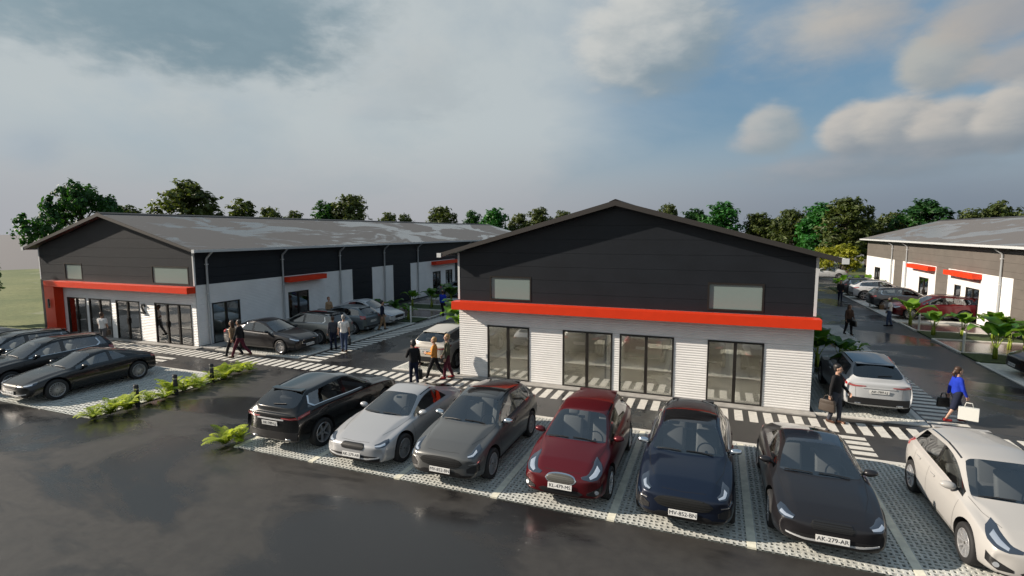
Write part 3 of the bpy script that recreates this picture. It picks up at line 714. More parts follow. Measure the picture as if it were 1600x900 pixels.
def car_shell(style):
    p = ST[style]; cols, ix = car_cage(p); nc = len(cols)
    bm = bmesh.new(); vid = {}
    for i, c in enumerate(cols):
        for j, (x, y, z) in enumerate(c):
            for s in (1, -1):
                if y == 0 and s < 0: vid[i, j, s] = vid[i, j, 1]; continue
                vid[i, j, s] = bm.verts.new((x, y*s, z))
    cr = bm.edges.layers.float.new('crease_edge')
    def face(vs, s, m):
        if s < 0: vs = vs[::-1]
        u = []
        for v in vs:
            if v not in u: u.append(v)
        if len(u) < 3: return
        f = bm.faces.new(u); f.material_index = m; f.smooth = True
    ic, ih, icp, ire, irb = (ix[k] for k in ('cowl', 'head', 'cp', 'rend', 'rbase'))
    for s in (1, -1):
        for i in range(nc-1):
            for j in range(NR-1):
                m = 0
                if ic <= i < ih and j >= 8: m = 2
                elif ire <= i < irb and j >= 8: m = 3
                elif j == 6 and ic <= i < ire:
                    m = 4
                    if i == ih+1: m = 5
                    if i == icp and not p.get('cquarter'): m = 4
                    if i == icp and p.get('cquarter'): m = 0
                elif j >= 8 and ih <= i < ire: m = 1
                face([vid[i, j, s], vid[i, j+1, s], vid[i+1, j+1, s], vid[i+1, j, s]], s, m)
        for i in (0, nc-1):
            q = [(0, 1, 9, 10), (1, 2, 8, 9), (2, 3, 7, 8), (3, 4, 6, 7), (4, 5, 6)]
            for t in q:
                vs = [vid[i, k, s] for k in t]
                face(vs if i else vs[::-1], -s if i == 0 else -s, 0) if False else face([vid[i, k, s] for k in t], s if i else s, 0)
    def crease(a, b, v):
        e = bm.edges.get((a, b))
        if e: e[cr] = max(e[cr], v)
    for s in (1, -1):
        for i in range(nc-1):
            if ic <= i < irb:
                for j, v in ((6, .75), (7, .75), (8, .7)):
                    if j == 8 and ih <= i < ire: v = .25
                    crease(vid[i, j, s], vid[i+1, j, s], v)
            if 1 <= i < nc-2: crease(vid[i, 5, s], vid[i+1, 5, s], .35)
            if 1 <= i < ic: crease(vid[i, 7, s], vid[i+1, 7, s], .45); crease(vid[i, 8, s], vid[i+1, 8, s], .45)
            if 1 <= i < nc-2: crease(vid[i, 2, s], vid[i+1, 2, s], .3); crease(vid[i, 4, s], vid[i+1, 4, s], .25)
        for i in (ic, ih, ire, irb):
            for j in (8, 9): crease(vid[i, j, s], vid[i, j+1, s], .75)
        for i in (ih+1, ih+2, icp, ire):
            crease(vid[i, 6, s], vid[i, 7, s], .9)
        for j in range(NR-1):
            crease(vid[0, j, s], vid[0, j+1, s], .22); crease(vid[nc-1, j, s], vid[nc-1, j+1, s], .35)
    bmesh.ops.recalc_face_normals(bm, faces=bm.faces[:])
    me = bpy.data.meshes.new('shell'); bm.to_mesh(me); bm.free()
    for k in SLOT: me.materials.append(None)
    o = bpy.data.objects.new('shell', me); COL.objects.link(o)
    md = o.modifiers.new('s', 'SUBSURF'); md.levels = 3; md.render_levels = 3
    dg = bpy.context.evaluated_depsgraph_get(); ev = o.evaluated_get(dg)
    sm = bpy.data.meshes.new_from_object(ev); bpy.data.objects.remove(o)
    # BVH of the smooth shell, for laying details on it
    b2 = bmesh.new(); b2.from_mesh(sm); bvh = BVHTree.FromBMesh(b2); b2.free()
    # cut the wheel arches with the boolean solver
    cb = bmesh.new(); R = p['r']+.065
    for sx in (1, -1):
        for sy in (1, -1):
            mtx = Matrix.Translation((sx*p['xa'], sy*(p['w']-.10), p['r']+.01)) @ Matrix.Rotation(pi/2, 4, 'X')
            bmesh.ops.create_cone(cb, cap_ends=True, segments=44, radius1=R, radius2=R, depth=.52, matrix=mtx)
    for f in cb.faces: f.material_index = 6
    cm = bpy.data.meshes.new('cut'); cb.to_mesh(cm); cb.free()
    for k in SLOT: cm.materials.append(None)
    co = bpy.data.objects.new('cut', cm); so = bpy.data.objects.new('base', sm); COL.objects.link(co); COL.objects.link(so)
    bo = so.modifiers.new('b', 'BOOLEAN'); bo.operation = 'DIFFERENCE'; bo.object = co; bo.solver = 'EXACT'
    try: bo.material_mode = 'INDEX'
    except Exception: pass
    dg = bpy.context.evaluated_depsgraph_get(); fm = bpy.data.meshes.new_from_object(so.evaluated_get(dg))
    bpy.data.objects.remove(so); bpy.data.objects.remove(co)
    # split by slot
    out = {}
    fb = bmesh.new(); fb.from_mesh(fm)
    comps = {}
    def piece(keep, name, nm):
        t = fb.copy(); dl = [f for f in t.faces if not keep(f)]; bmesh.ops.delete(t, geom=dl, context='FACES')
        if not t.faces: t.free(); return None
        m = bpy.data.meshes.new(name)
        for f in t.faces: f.smooth = True
        t.to_mesh(m); t.free(); return m
    out['body'] = piece(lambda f: f.material_index in (0, 6), 'body', 2)
    idx = [0 if i == 0 else 1 for i in [pl.material_index for pl in out['body'].polygons]]
    out['body'].polygons.foreach_set('material_index', idx); out['body'].set_sharp_from_angle(angle=radians(38))
    out['roof'] = piece(lambda f: f.material_index == 1, 'roof', 1)
    out['windscreen'] = piece(lambda f: f.material_index == 2, 'windscreen', 1)
    out['rear_window'] = piece(lambda f: f.material_index == 3, 'rear_window', 1)
    bx = (p['bpil'][0]+p['bpil'][1])/2
    def sgn(f): return 1 if f.calc_center_median().y > 0 else -1
    out['pillar'] = [piece(lambda f, s=s: f.material_index == 5 and sgn(f) == s, 'pillar', 1) for s in (1, -1)]
    sw = []
    for s in (1, -1):
        sw.append(piece(lambda f: f.material_index == 4 and sgn(f) == s and f.calc_center_median().x > bx, 'side_window', 1))
        sw.append(piece(lambda f: f.material_index == 4 and sgn(f) == s and f.calc_center_median().x <= bx, 'side_window', 1))
    out['side_window'] = [m for m in sw if m]
    fb.free()
    out['bvh'] = bvh; out['p'] = p
    return out

def on_shell(bvh, o, d, off):
    loc, nor, i, dist = bvh.ray_cast(Vector(o), Vector(d).normalized())
    if loc is None:
        loc, nor, i, dist = bvh.find_nearest(Vector(o)+Vector(d).normalized()*1.5)
    if nor.dot(Vector(d)) > 0: nor = -nor
    return loc+nor*off, nor
def patch(bvh, low, high, frame, off=.006, n=12, m=4, depth=.02, mb=None, mi=0):
    """lay a skin between two outlines (u,w) on the shell; frame(u,w) -> origin, direction"""
    def samp(pl, t):
        L = [0]
        for a, b in zip(pl, pl[1:]): L.append(L[-1]+sqrt((a[0]-b[0])**2+(a[1]-b[1])**2))
        t *= L[-1]
        for k in range(len(pl)-1):
            if t <= L[k+1]+1e-9: q = (t-L[k])/max(1e-9, L[k+1]-L[k]); return lerp(pl[k][0], pl[k+1][0], q), lerp(pl[k][1], pl[k+1][1], q)
        return pl[-1]
    mb = mb or MB(); V = []; F = []
    for i in range(n+1):
        a = samp(low, i/n); b = samp(high, i/n)
        for j in range(m+1):
            t = j/m; o, d = frame(lerp(a[0], b[0], t), lerp(a[1], b[1], t)); V.append(on_shell(bvh, o, d, off)[0])
    N = len(V)
    for i in range(n):
        for j in range(m): k = i*(m+1)+j; F.append((k, k+1, k+m+2, k+m+1))
    # skirt
    ring = [i*(m+1) for i in range(n+1)]+[n*(m+1)+j for j in range(1, m+1)]+[i*(m+1)+m for i in range(n-1, -1, -1)]+[j for j in range(m-1, 0, -1)]
    d0 = Vector(frame(*low[0])[1]).normalized()
    for r in ring: V.append(V[r]+d0*depth)
    for q in range(len(ring)): a, b = q, (q+1) % len(ring); F.append((ring[a], ring[b], N+b, N+a))
    mb.add(V, F, mi); return mb
def F_front(u, w): return (4, u, w), (-1, 0, 0)
def F_rear(u, w): return (-4, u, w), (1, 0, 0)
def F_side(s): return lambda u, w: ((u, 3*s, w), (0, -s, 0))
def F_top(u, w): return (u, w, 4), (0, 0, -1)
def F_corner(s, fx=1, ang=45):
    a = radians(ang); dx, dy = -cos(a)*fx, -sin(a)*s       # towards the car
    tx, ty = sin(a)*fx*-1, cos(a)*s                        # tangent, growing outward and backward
    cx, cy = CORNER[0 if fx > 0 else 1], CORNER[2]*s
    return lambda u, w: ((cx-dx*3+tx*u, cy-dy*3+ty*u, w), (dx, dy, 0))
CORNER = [2.0, -2.0, .62]
def ribbon(bvh, pts, frame, wd=.006, off=.002, mb=None):
    """a thin line laid on the shell"""
    mb = mb or MB(); L = []; pts2 = []
    for a, b in zip(pts, pts[1:]):
        k = max(1, int(sqrt((a[0]-b[0])**2+(a[1]-b[1])**2)/.05))
        for i in range(k): pts2.append((lerp(a[0], b[0], i/k), lerp(a[1], b[1], i/k)))
    pts2.append(pts[-1]); P = [on_shell(bvh, *frame(*q), off) for q in pts2]
    vs = []; fs = []
    for i, (c, nn) in enumerate(P):
        t = (P[min(i+1, len(P)-1)][0]-P[max(0, i-1)][0]).normalized(); sd_ = t.cross(nn).normalized()*wd/2
        vs += [c-sd_, c+sd_]
    for i in range(len(P)-1): fs.append((2*i, 2*i+1, 2*i+3, 2*i+2))
    mb.add(vs, fs); return mb

# wheels: tyre (shared) with rim as sub-part
def wheel_meshes(spokes, twin, r, bright):
    t = MB(); rr = r*.70; wd = .105; prof = [(rr, -wd*.86), (rr+.012, -wd), (r*.90, -wd*1.03), (r*.965, -wd*.94), (r, -wd*.72), (r, wd*.72), (r*.965, wd*.94), (r*.90, wd*1.03), (rr+.012, wd), (rr, wd*.86)]
    n = 36; vs = []; fs = []
    for k in range(n):
        a = 2*pi*k/n
        for q, y in prof: vs.append((q*cos(a), y, q*sin(a)))
    P = len(prof)
    for k in range(n):
        for j in range(P-1): fs.append((k*P+j, k*P+j+1, ((k+1) % n)*P+j+1, ((k+1) % n)*P+j))
    t.add(vs, fs); tm = t.mesh('wheel', m_tyre, smooth=40)
    b = MB(); vs = []; fs = []; prof = [(rr*1.0, wd*.90), (rr*.965, wd*.97), (rr*.92, wd*.90), (rr*.90, wd*.3), (rr*.88, -wd*.7)]
    P = len(prof)
    for k in range(n):
        a = 2*pi*k/n
        for q, y in prof: vs.append((q*cos(a), y, q*sin(a)))
    for k in range(n):
        for j in range(P-1): fs.append((k*P+j, k*P+j+1, ((k+1) % n)*P+j+1, ((k+1) % n)*P+j))
    b.add(vs, fs)
    def disc(r0, y0, y1, m, nn=28):
        vs = [(0, y1, 0)]+[(r0*cos(2*pi*k/nn), y1, r0*sin(2*pi*k/nn)) for k in range(nn)]+[(r0*cos(2*pi*k/nn), y0, r0*sin(2*pi*k/nn)) for k in range(nn)]
        fs = [(0, 1+k, 1+(k+1) % nn) for k in range(nn)]+[(1+k, 1+nn+k, 1+nn+(k+1) % nn, 1+(k+1) % nn) for k in range(nn)]
        b.add(vs, fs, m)
    disc(rr*.90, -wd*.5, -wd*.35, 1); disc(rr*.62, -.04, -.01, 2); disc(rr*.20, .0, wd*.72, 0, 16); disc(rr*.09, wd*.7, wd*.80, 2, 12)
    for k in range(spokes):
        for off in ((-.09, .09) if twin else (0,)):
            a = 2*pi*k/spokes+off*.9; a2 = 2*pi*k/spokes+off*1.9
            r0, r1 = rr*.14, rr*.95; w0, w1 = (rr*.055, rr*.045) if twin else (rr*.13, rr*.085)
            c0 = Vector((cos(a), 0, sin(a))); c1 = Vector((cos(a2), 0, sin(a2))); t0 = Vector((-sin(a), 0, cos(a))); t1 = Vector((-sin(a2), 0, cos(a2)))
            ys = (wd*.66, wd*.90)
            v = [c0*r0-t0*w0+Vector((0, ys[0]-.03, 0)), c0*r0+t0*w0+Vector((0, ys[0]-.03, 0)), c1*r1+t1*w1+Vector((0, ys[1]-.04, 0)), c1*r1-t1*w1+Vector((0, ys[1]-.04, 0)),
                 c0*r0-t0*w0*.7+Vector((0, ys[0], 0)), c0*r0+t0*w0*.7+Vector((0, ys[0], 0)), c1*r1+t1*w1*.7+Vector((0, ys[1], 0)), c1*r1-t1*w1*.7+Vector((0, ys[1], 0))]
            b.add(v, [(0, 3, 2, 1), (4, 5, 6, 7), (0, 1, 5, 4), (1, 2, 6, 5), (2, 3, 7, 6), (3, 0, 4, 7)], 0)
    rm = b.mesh('rim', [m_rimb if bright else m_rim, m_arch, m_grille2], smooth=35)
    return tm, rm
SHELLS = {}; WHEELS = {}; PLATES = {}
def plate_part(root, txt, loc, rot, w=.50, h=.115):
    b = MB(); b.box(-w/2, w/2, -.006, .006, -h/2, h/2, 0, .003); me = b.mesh('number_plate', m_plate)
    o = link_mesh('number_plate', me, root, loc, rot)
    if txt not in PLATES:
        t = text_mesh(txt, h*.86, .001, .0); t.materials.clear(); t.materials.append(m_ink)
        for v in t.vertices: v.co = Vector((v.co.x, -v.co.z-.0075, v.co.y))
        PLATES[txt] = t
    link_mesh('plate_text', PLATES[txt], o)
    return o
SEAT = {}
def interior(root, p, seat_m):
    f = p['sill']+.10; zb = p['gbase']; L = MB()
    # dash, floor, wheel
    L.box(p['cowl']-.35, p['cowl']+.02, -.66, .66, zb-.32, zb-.07, 0, .05)
    L.box(p['rend']-.05, p['cowl']-.1, -.66, .66, f, f+.02)
    dz = zb-.10; dx = p['cowl']-.42
    ring = [(dx-.06*sin(2*pi*k/18), .36+.18*cos(2*pi*k/18), dz+.0+.17*sin(2*pi*k/18)) for k in range(19)]
    L.tube(ring, .014, 6, cap=False); L.tube([(dx+.25, .36, dz-.08), (dx-.01, .36, dz)], .03, 8)
    L.tube([(p['head']+.16, -.07, p['headz']-.11), (p['head']+.16, .07, p['headz']-.11)], .03, 6)
    L.build('dashboard', m_dash, root, smooth=40, world=False)
    key = seat_m.name
    if key not in SEAT:
        s = MB(); s.box(-.26, .26, -.25, .25, 0, .17, 0, .05)
        vs = []
        q = MB(); q.box(-.07, .07, -.24, .24, 0, .58, 0, .045); q.box(-.05, .05, -.13, .13, .62, .80, 0, .04)
        a = radians(-16); s.add([(x*cos(a)+z*sin(a)-.24, y, -x*sin(a)+z*cos(a)+.12) for x, y, z in q.v], q.f)
        SEAT[key] = s.mesh('seat', seat_m, smooth=50)
    zs = p['roof']-1.12
    for x, y in ((p['cowl']-.95, .37), (p['cowl']-.95, -.37), (p['cowl']-1.72, .36), (p['cowl']-1.72, -.36)):
        if x-.45 < p['rend']-.25: continue
        link_mesh('seat', SEAT[key], root, (x, y, max(zs, f+.02)))
PROTO = {}
CUR = {}
def car_proto(key, style, look):
    """build one car of a kind with all its parts; body paint is set per copy through the object slot"""
    if style not in SHELLS: SHELLS[style] = car_shell(style)
    sh = SHELLS[style]; p = sh['p']; bvh = sh['bvh']; L = look
    root = empty('parked_car')
    def shell(name, me, m, arch=None):
        o = link_mesh(name, me, root)
        if not me.materials:
            me.materials.append(m)
            if arch: me.materials.append(arch)
        o.material_slots[0].link = 'OBJECT'; o.material_slots[0].material = m
        return o
    pm = L['paint']; rm = L.get('roof') or pm
    body = shell('body', sh['body'], pm, m_arch)
    shell('roof', sh['roof'], rm)
    shell('windscreen', sh['windscreen'], L.get('screen', m_screen)); shell('rear_window', sh['rear_window'], m_cglassd)
    for s in sh['side_window']: shell('side_window', s, L.get('side', m_cglass))
    for s in sh['pillar']: shell('pillar', s, m_trimb)
    interior(root, p, L.get('seats', m_seat))
    # wheels
    wk = (L.get('spokes', 10), L.get('twin', False), p['r'], L.get('bright', False))
    if wk not in WHEELS: WHEELS[wk] = wheel_meshes(*wk)
    tm, rim = WHEELS[wk]
    for sx in (1, -1):
        for sy in (1, -1):
            w = link_mesh('wheel', tm, root, (sx*p['xa'], sy*(p['w']-.125), p['r']), (0, random.uniform(0, 6), 0 if sy > 0 else pi))
            link_mesh('rim', rim, w)
    def put(name, mb, m, par=None, smooth=60):
        o = mb.build(name, m, par or root, smooth=smooth, world=False)
        if m is pm or m is rm: o.material_slots[0].link = 'OBJECT'; o.material_slots[0].material = m
        return o
    nz = p['nose']; tl = p['tail']; w = p['w']; CORNER[:] = [nz-.15, tl+.12, w*.72]; zb0 = interp(p['belt'], nz)
    # panel gaps: doors, bonnet, boot
    mb = MB(); bx = sum(p['bpil'])/2; zs = p['sill']+.10
    for s in (1, -1):
        fr_ = F_side(s); xf = p['xa']-p['r']-.10; zt = interp(p['belt'], bx)
        ribbon(bvh, [(xf+.02, interp(p['belt'], xf)-.03), (xf-.02, zs+.15), (xf-.06, zs), (bx, zs), (bx-.03, zt-.02)], fr_, mb=mb)
        if not L.get('two_door'): ribbon(bvh, [(bx, zs), (-p['xa']+p['r']+.16, zs), (-p['xa']+p['r']+.05, zs+.22), (-p['xa']+.12, .78*zt), (-p['xa']+.10, zt)], fr_, mb=mb)
    c = p['cowl']
    for s in (1, -1): ribbon(bvh, [(c-.02, s*w*.80), (p['xa'], s*w*.735), (nz-.45, s*w*.60)], F_top, mb=mb)
    ribbon(bvh, [(nz-.16, -w*.42), (nz-.13, 0), (nz-.16, w*.42)], F_top, mb=mb)
    ribbon(bvh, [(-w*.62, interp(p['centre'], tl)-.12), (-w*.60, .55), (w*.60, .55), (w*.62, interp(p['centre'], tl)-.12)], F_rear, mb=mb)
    put('panel_gap', mb, m_arch, body, None)
    # lower dark skirts along the sills and ends
    for s in (1, -1):
        mb = patch(bvh, [(-p['xa']+p['r']+.07, p['sill']*.8), (p['xa']-p['r']-.07, p['sill']*.8)], [(-p['xa']+p['r']+.07, p['sill']+L.get('skirt', .03)), (p['xa']-p['r']-.07, p['sill']+L.get('skirt', .03))], F_side(s), .008, 12, 2)
        put('side_skirt', mb, m_black)
    zl = p['sill']*.8+.09
    put('front_lip', patch(bvh, [(-w*.75, zl), (w*.75, zl)], [(-w*.77, zl+L.get('lip', .05)), (w*.77, zl+L.get('lip', .05))], F_front, .010, 16, 2), m_black)
    zr = p['sill']*.8+.15
    put('rear_lip', patch(bvh, [(-w*.80, zr), (w*.80, zr)], [(-w*.82, zr+L.get('rlip', .13)), (w*.82, zr+L.get('rlip', .13))], F_rear, .010, 16, 2), m_black)
    # handles, mirrors, wipers
    for s in (1, -1):
        for hx in ((bx+.20,) if L.get('two_door') else (bx+.20, -p['xa']+.34)):
            hz = interp(p['belt'], hx)-.12
            mb = patch(bvh, [(hx-.10, hz), (hx+.10, hz+.005)], [(hx-.10, hz+.028), (hx+.10, hz+.033)], F_side(s), .022, 6, 2, .02)
            put('door_handle', mb, L.get('handle', pm))
        mx = p['cowl']-.34; mz = interp(p['belt'], mx)+.085
        yb = on_shell(bvh, (mx, 3*s, mz-.05), (0, -s, 0), 0)[0].y
        mb = MB(); bm = bmesh.new(); bmesh.ops.create_icosphere(bm, subdivisions=3, radius=1)
        for v in bm.verts:
            q = v.co; fx = max(q.x, -.35); taper = 1-.22*(q.y*s+1)/2
            v.co = Vector((mx+fx*.085, yb+s*.135+q.y*.125, mz+q.z*.080*taper+.012*q.y*s))
        bm.verts.index_update(); mb.add([v.co for v in bm.verts], [[v.index for v in f.verts] for f in bm.faces]); bm.free()
        mo = put('wing_mirror', mb, L.get('mirror', pm))
        st_ = MB(); st_.tube([(mx, yb-s*.02, mz-.05), (mx, yb+s*.06, mz-.03)], .022, 8); put('mirror_stalk', st_, m_black, mo)
    for y0_, y1_ in ((.50, -.02), (-.12, -.60)):
        mb = MB()
        a, b_ = on_shell(bvh, (c+.085-.10*(abs(y0_)), y0_, 4), (0, 0, -1), .02)[0], on_shell(bvh, (c+.06-.10*abs(y1_), y1_, 4), (0, 0, -1), .02)[0]
        mb.tube([a, (a+b_)/2+Vector((0, 0, .012)), b_], .010, 6)
        put('wiper', mb, m_black)
    # ---- front
    def outline(cx, cz, hw, hh, n=14, pw=3.0):
        lo_, hi_ = [], []
        for i in range(n+1):
            u = -1+2*i/n; v = (1-abs(u)**pw)**(1/pw) if abs(u) < 1 else 0.0
            lo_.append((cx+u*hw, cz-v*hh)); hi_.append((cx+u*hw, cz+v*hh))
        return lo_, hi_
    g = L.get('grille')
    if g:
        cz, hw, hh, pw, gm = g
        if L.get('surround'): put('grille_surround', patch(bvh, *outline(0, cz, hw+.025, hh+.02, pw=pw), F_front, .006, 22, 4), L['surround'])
        gr = put('grille', patch(bvh, *outline(0, cz, hw, hh, pw=pw), F_front, .011, 22, 4), gm)
        mb = MB(); nb = 5
        for k in range(nb):
            z = cz-hh+2*hh*(k+.5)/nb; u = hw*max(0, (1-abs((z-cz)/hh)**pw))**(1/pw)*.90
            patch(bvh, [(-u, z-.005), (u, z-.005)], [(-u, z+.005), (u, z+.005)], F_front, .017, 14, 1, .008, mb=mb)
        put('grille_bar', mb, m_grille2 if gm is m_grille2 else m_black, gr)
    for s in (1, -1):
        hl_ = L['lamp']; fr_ = F_corner(s, 1, L.get('lampang', 40))
        h = put('headlight', patch(bvh, hl_[0], hl_[1], fr_, .007, 14, 4), m_lamp)
        a, b_ = hl_[0], hl_[1]
        mid = lambda t0, t1, k0, k1: ([(lerp(a[i][0], b_[i][0], k0), lerp(a[i][1], b_[i][1], k0)) for i in range(t0, t1)], [(lerp(a[i][0], b_[i][0], k1), lerp(a[i][1], b_[i][1], k1)) for i in range(t0, t1)])
        n_ = len(a); q = mid(0, 3, .30, .66) if n_ < 5 else mid(1, 4, .30, .66)
        put('lamp_reflector', patch(bvh, q[0], q[1], fr_, .011, 8, 2, .006), m_lens, h)
        fgl = L.get('fog')
        if fgl:
            fo = put('fog_recess', patch(bvh, fgl[0], fgl[1], F_corner(s, 1, 30), .008, 8, 3), m_black)
            if L.get('foglamp'):
                u, z = L['foglamp']; lo_, hi_ = outline(u, z, .042, .04, 8, 2)
                put('fog_lamp', patch(bvh, lo_, hi_, F_corner(s, 1, 30), .016, 8, 3), m_lens, fo)
    it = L.get('intake')
    if it: put('lower_intake', patch(bvh, *outline(0, it[0], it[1], it[2], pw=4), F_front, .009, 18, 3), m_black)
    ch = L.get('chromelip')
    if ch: put('chrome_strip', patch(bvh, [(-w*ch[1], ch[0]+.03), (-w*.45, ch[0]-.01), (w*.45, ch[0]-.01), (w*ch[1], ch[0]+.03)], [(-w*ch[1], ch[0]+.05), (-w*.45, ch[0]+.022), (w*.45, ch[0]+.022), (w*ch[1], ch[0]+.05)], F_front, .018, 24, 1), m_satin)
    dl = L.get('drl')
    if dl:
        for s in (1, -1): put('running_light', patch(bvh, dl[0], dl[1], F_corner(s, 1, 40), .012, 8, 1), m_chrome)
    if L.get('plate'):
        z = L.get('platez', .42); q, nn = on_shell(bvh, (4, 0, z), (-1, 0, 0), .026)
        plate_part(root, L['plate'], (q.x+.004, 0, q.z), (radians(-8), 0, pi/2))
    # ---- rear
    for s in (1, -1):
        tlp = L['tail']; fr_ = F_corner(s, -1, L.get('tailang', 35))
        t = put('tail_light', patch(bvh, tlp[0], tlp[1], fr_, .008, 12, 3), m_tail)
        q0 = [(lerp(a[0], b_[0], .35), lerp(a[1], b_[1], .35)) for a, b_ in zip(*tlp)]; q1 = [(lerp(a[0], b_[0], .6), lerp(a[1], b_[1], .6)) for a, b_ in zip(*tlp)]
        put('tail_lens', patch(bvh, q0, q1, fr_, .012, 8, 1, .006), m_tailw, t)
    z = L.get('rplatez', .70); q, nn = on_shell(bvh, (-4, 0, z), (1, 0, 0), .022)
    plate_part(root, L.get('rplate', L.get('plate', 'AK-789-LJ')), (q.x-.004, 0, q.z), (radians(6), 0, -pi/2))
    if L.get('rbar'): put('chrome_strip', patch(bvh, [(-.42, z+.085), (.42, z+.085)], [(-.42, z+.115), (.42, z+.115)], F_rear, .016, 12, 1), m_satin if L['rbar'] is True else L['rbar'])
    for s in (1, -1):
        mb = MB(); q, nn = on_shell(bvh, (-4, s*w*.55, p['sill']*.8+.20), (1, 0, 0), .0); mb.box(q.x-.014, q.x+.05, q.y-.08, q.y+.08, q.z-.055, q.z-.01, 0, .008)
        put('exhaust_tip', mb, m_chrome)
    if L.get('spoiler'):
        mb = MB(); x0_ = p['rend']; zz = p['rendz']
        mb.prism([(x0_+.06, zz+.012), (x0_-.11, zz+.0), (x0_-.125, zz-.014), (x0_+.0, zz-.035)], 'y', -p['wr']*.88, p['wr']*.88); put('roof_spoiler', mb, rm, None, 30)
        mb = MB(); a = on_shell(bvh, (p['rbase']+.02, .02, 4), (0, 0, -1), .02)[0]; b_ = on_shell(bvh, (p['rbase']+.07, -.34, 4), (0, 0, -1), .02)[0]; mb.tube([a, b_], .011, 6); put('rear_wiper', mb, m_black)
    for s in (1, -1):
        mb = ribbon(bvh, [(p['head']-.02, s*(p['wr']+.012)), (p['bpil'][0], s*(p['wr']+.022)), (p['rend']+.10, s*(p['wr']-.02))], F_top, .030, .003); put('roof_seam', mb, m_trimb, None, None)
    if L.get('rails'):
        for s in (1, -1):
            mb = MB(); P = []
            for k in range(9):
                x = lerp(p['head']-.1, p['rend']+.15, k/8); q = on_shell(bvh, (x, s*(p['wr']-.005), 4), (0, 0, -1), 0)[0]; P.append((q.x, q.y, q.z+(.045 if 0 < k < 8 else .0)))
            mb.tube(P, .017, 8); put('roof_rail', mb, L['rails'])
    if L.get('pano'):
        a, b_ = p['head']-.14, p['rend']+.35
        put('sunroof', patch(bvh, [(b_, -.43), (a, -.43)], [(b_, .43), (a, .43)], F_top, .004, 14, 8, .004), m_trimb)
    # window trim following the lower glass edge
    tr = L.get('dlo')
    if tr:
        for s in (1, -1):
            mb = MB(); P = []
            for k in range(15):
                x = lerp(p['cowl']-.12, p['cpil']-(.0 if p.get('cquarter') else .26), k/14); P.append((x, interp(p['belt'], x)+.03))
            ribbon(bvh, P, F_side(s), .022, .010, mb=mb)
            if not p.get('cquarter'):
                x, z_ = P[-1]; ribbon(bvh, [(x, z_), (x-.13, z_+.09), (x-.04, p['rendz']-.12)], F_side(s), .05, .012, mb=mb)
            put('window_trim', mb, tr)
    CUR[root.name] = pm
    return root
def car_copy(src, label, loc, heading, pm, roof=None, group=None, first=False):
    """heading: degrees, direction of the nose"""
    o = src if first else copy_tree(src)
    o.location = loc; o.rotation_euler = (0, 0, radians(heading)); tag(o, label, 'car', group)
    cur = CUR.get(src.name)
    def rec(k):
        for c in kids(k):
            n = c.name.split('.')[0]
            if n in ('roof', 'roof_spoiler'): c.material_slots[0].material = roof or pm
            elif c.material_slots and c.material_slots[0].link == 'OBJECT' and c.material_slots[0].material == cur: c.material_slots[0].material = pm
            rec(c)
    rec(o)
    if first: CUR[src.name] = pm
    return o

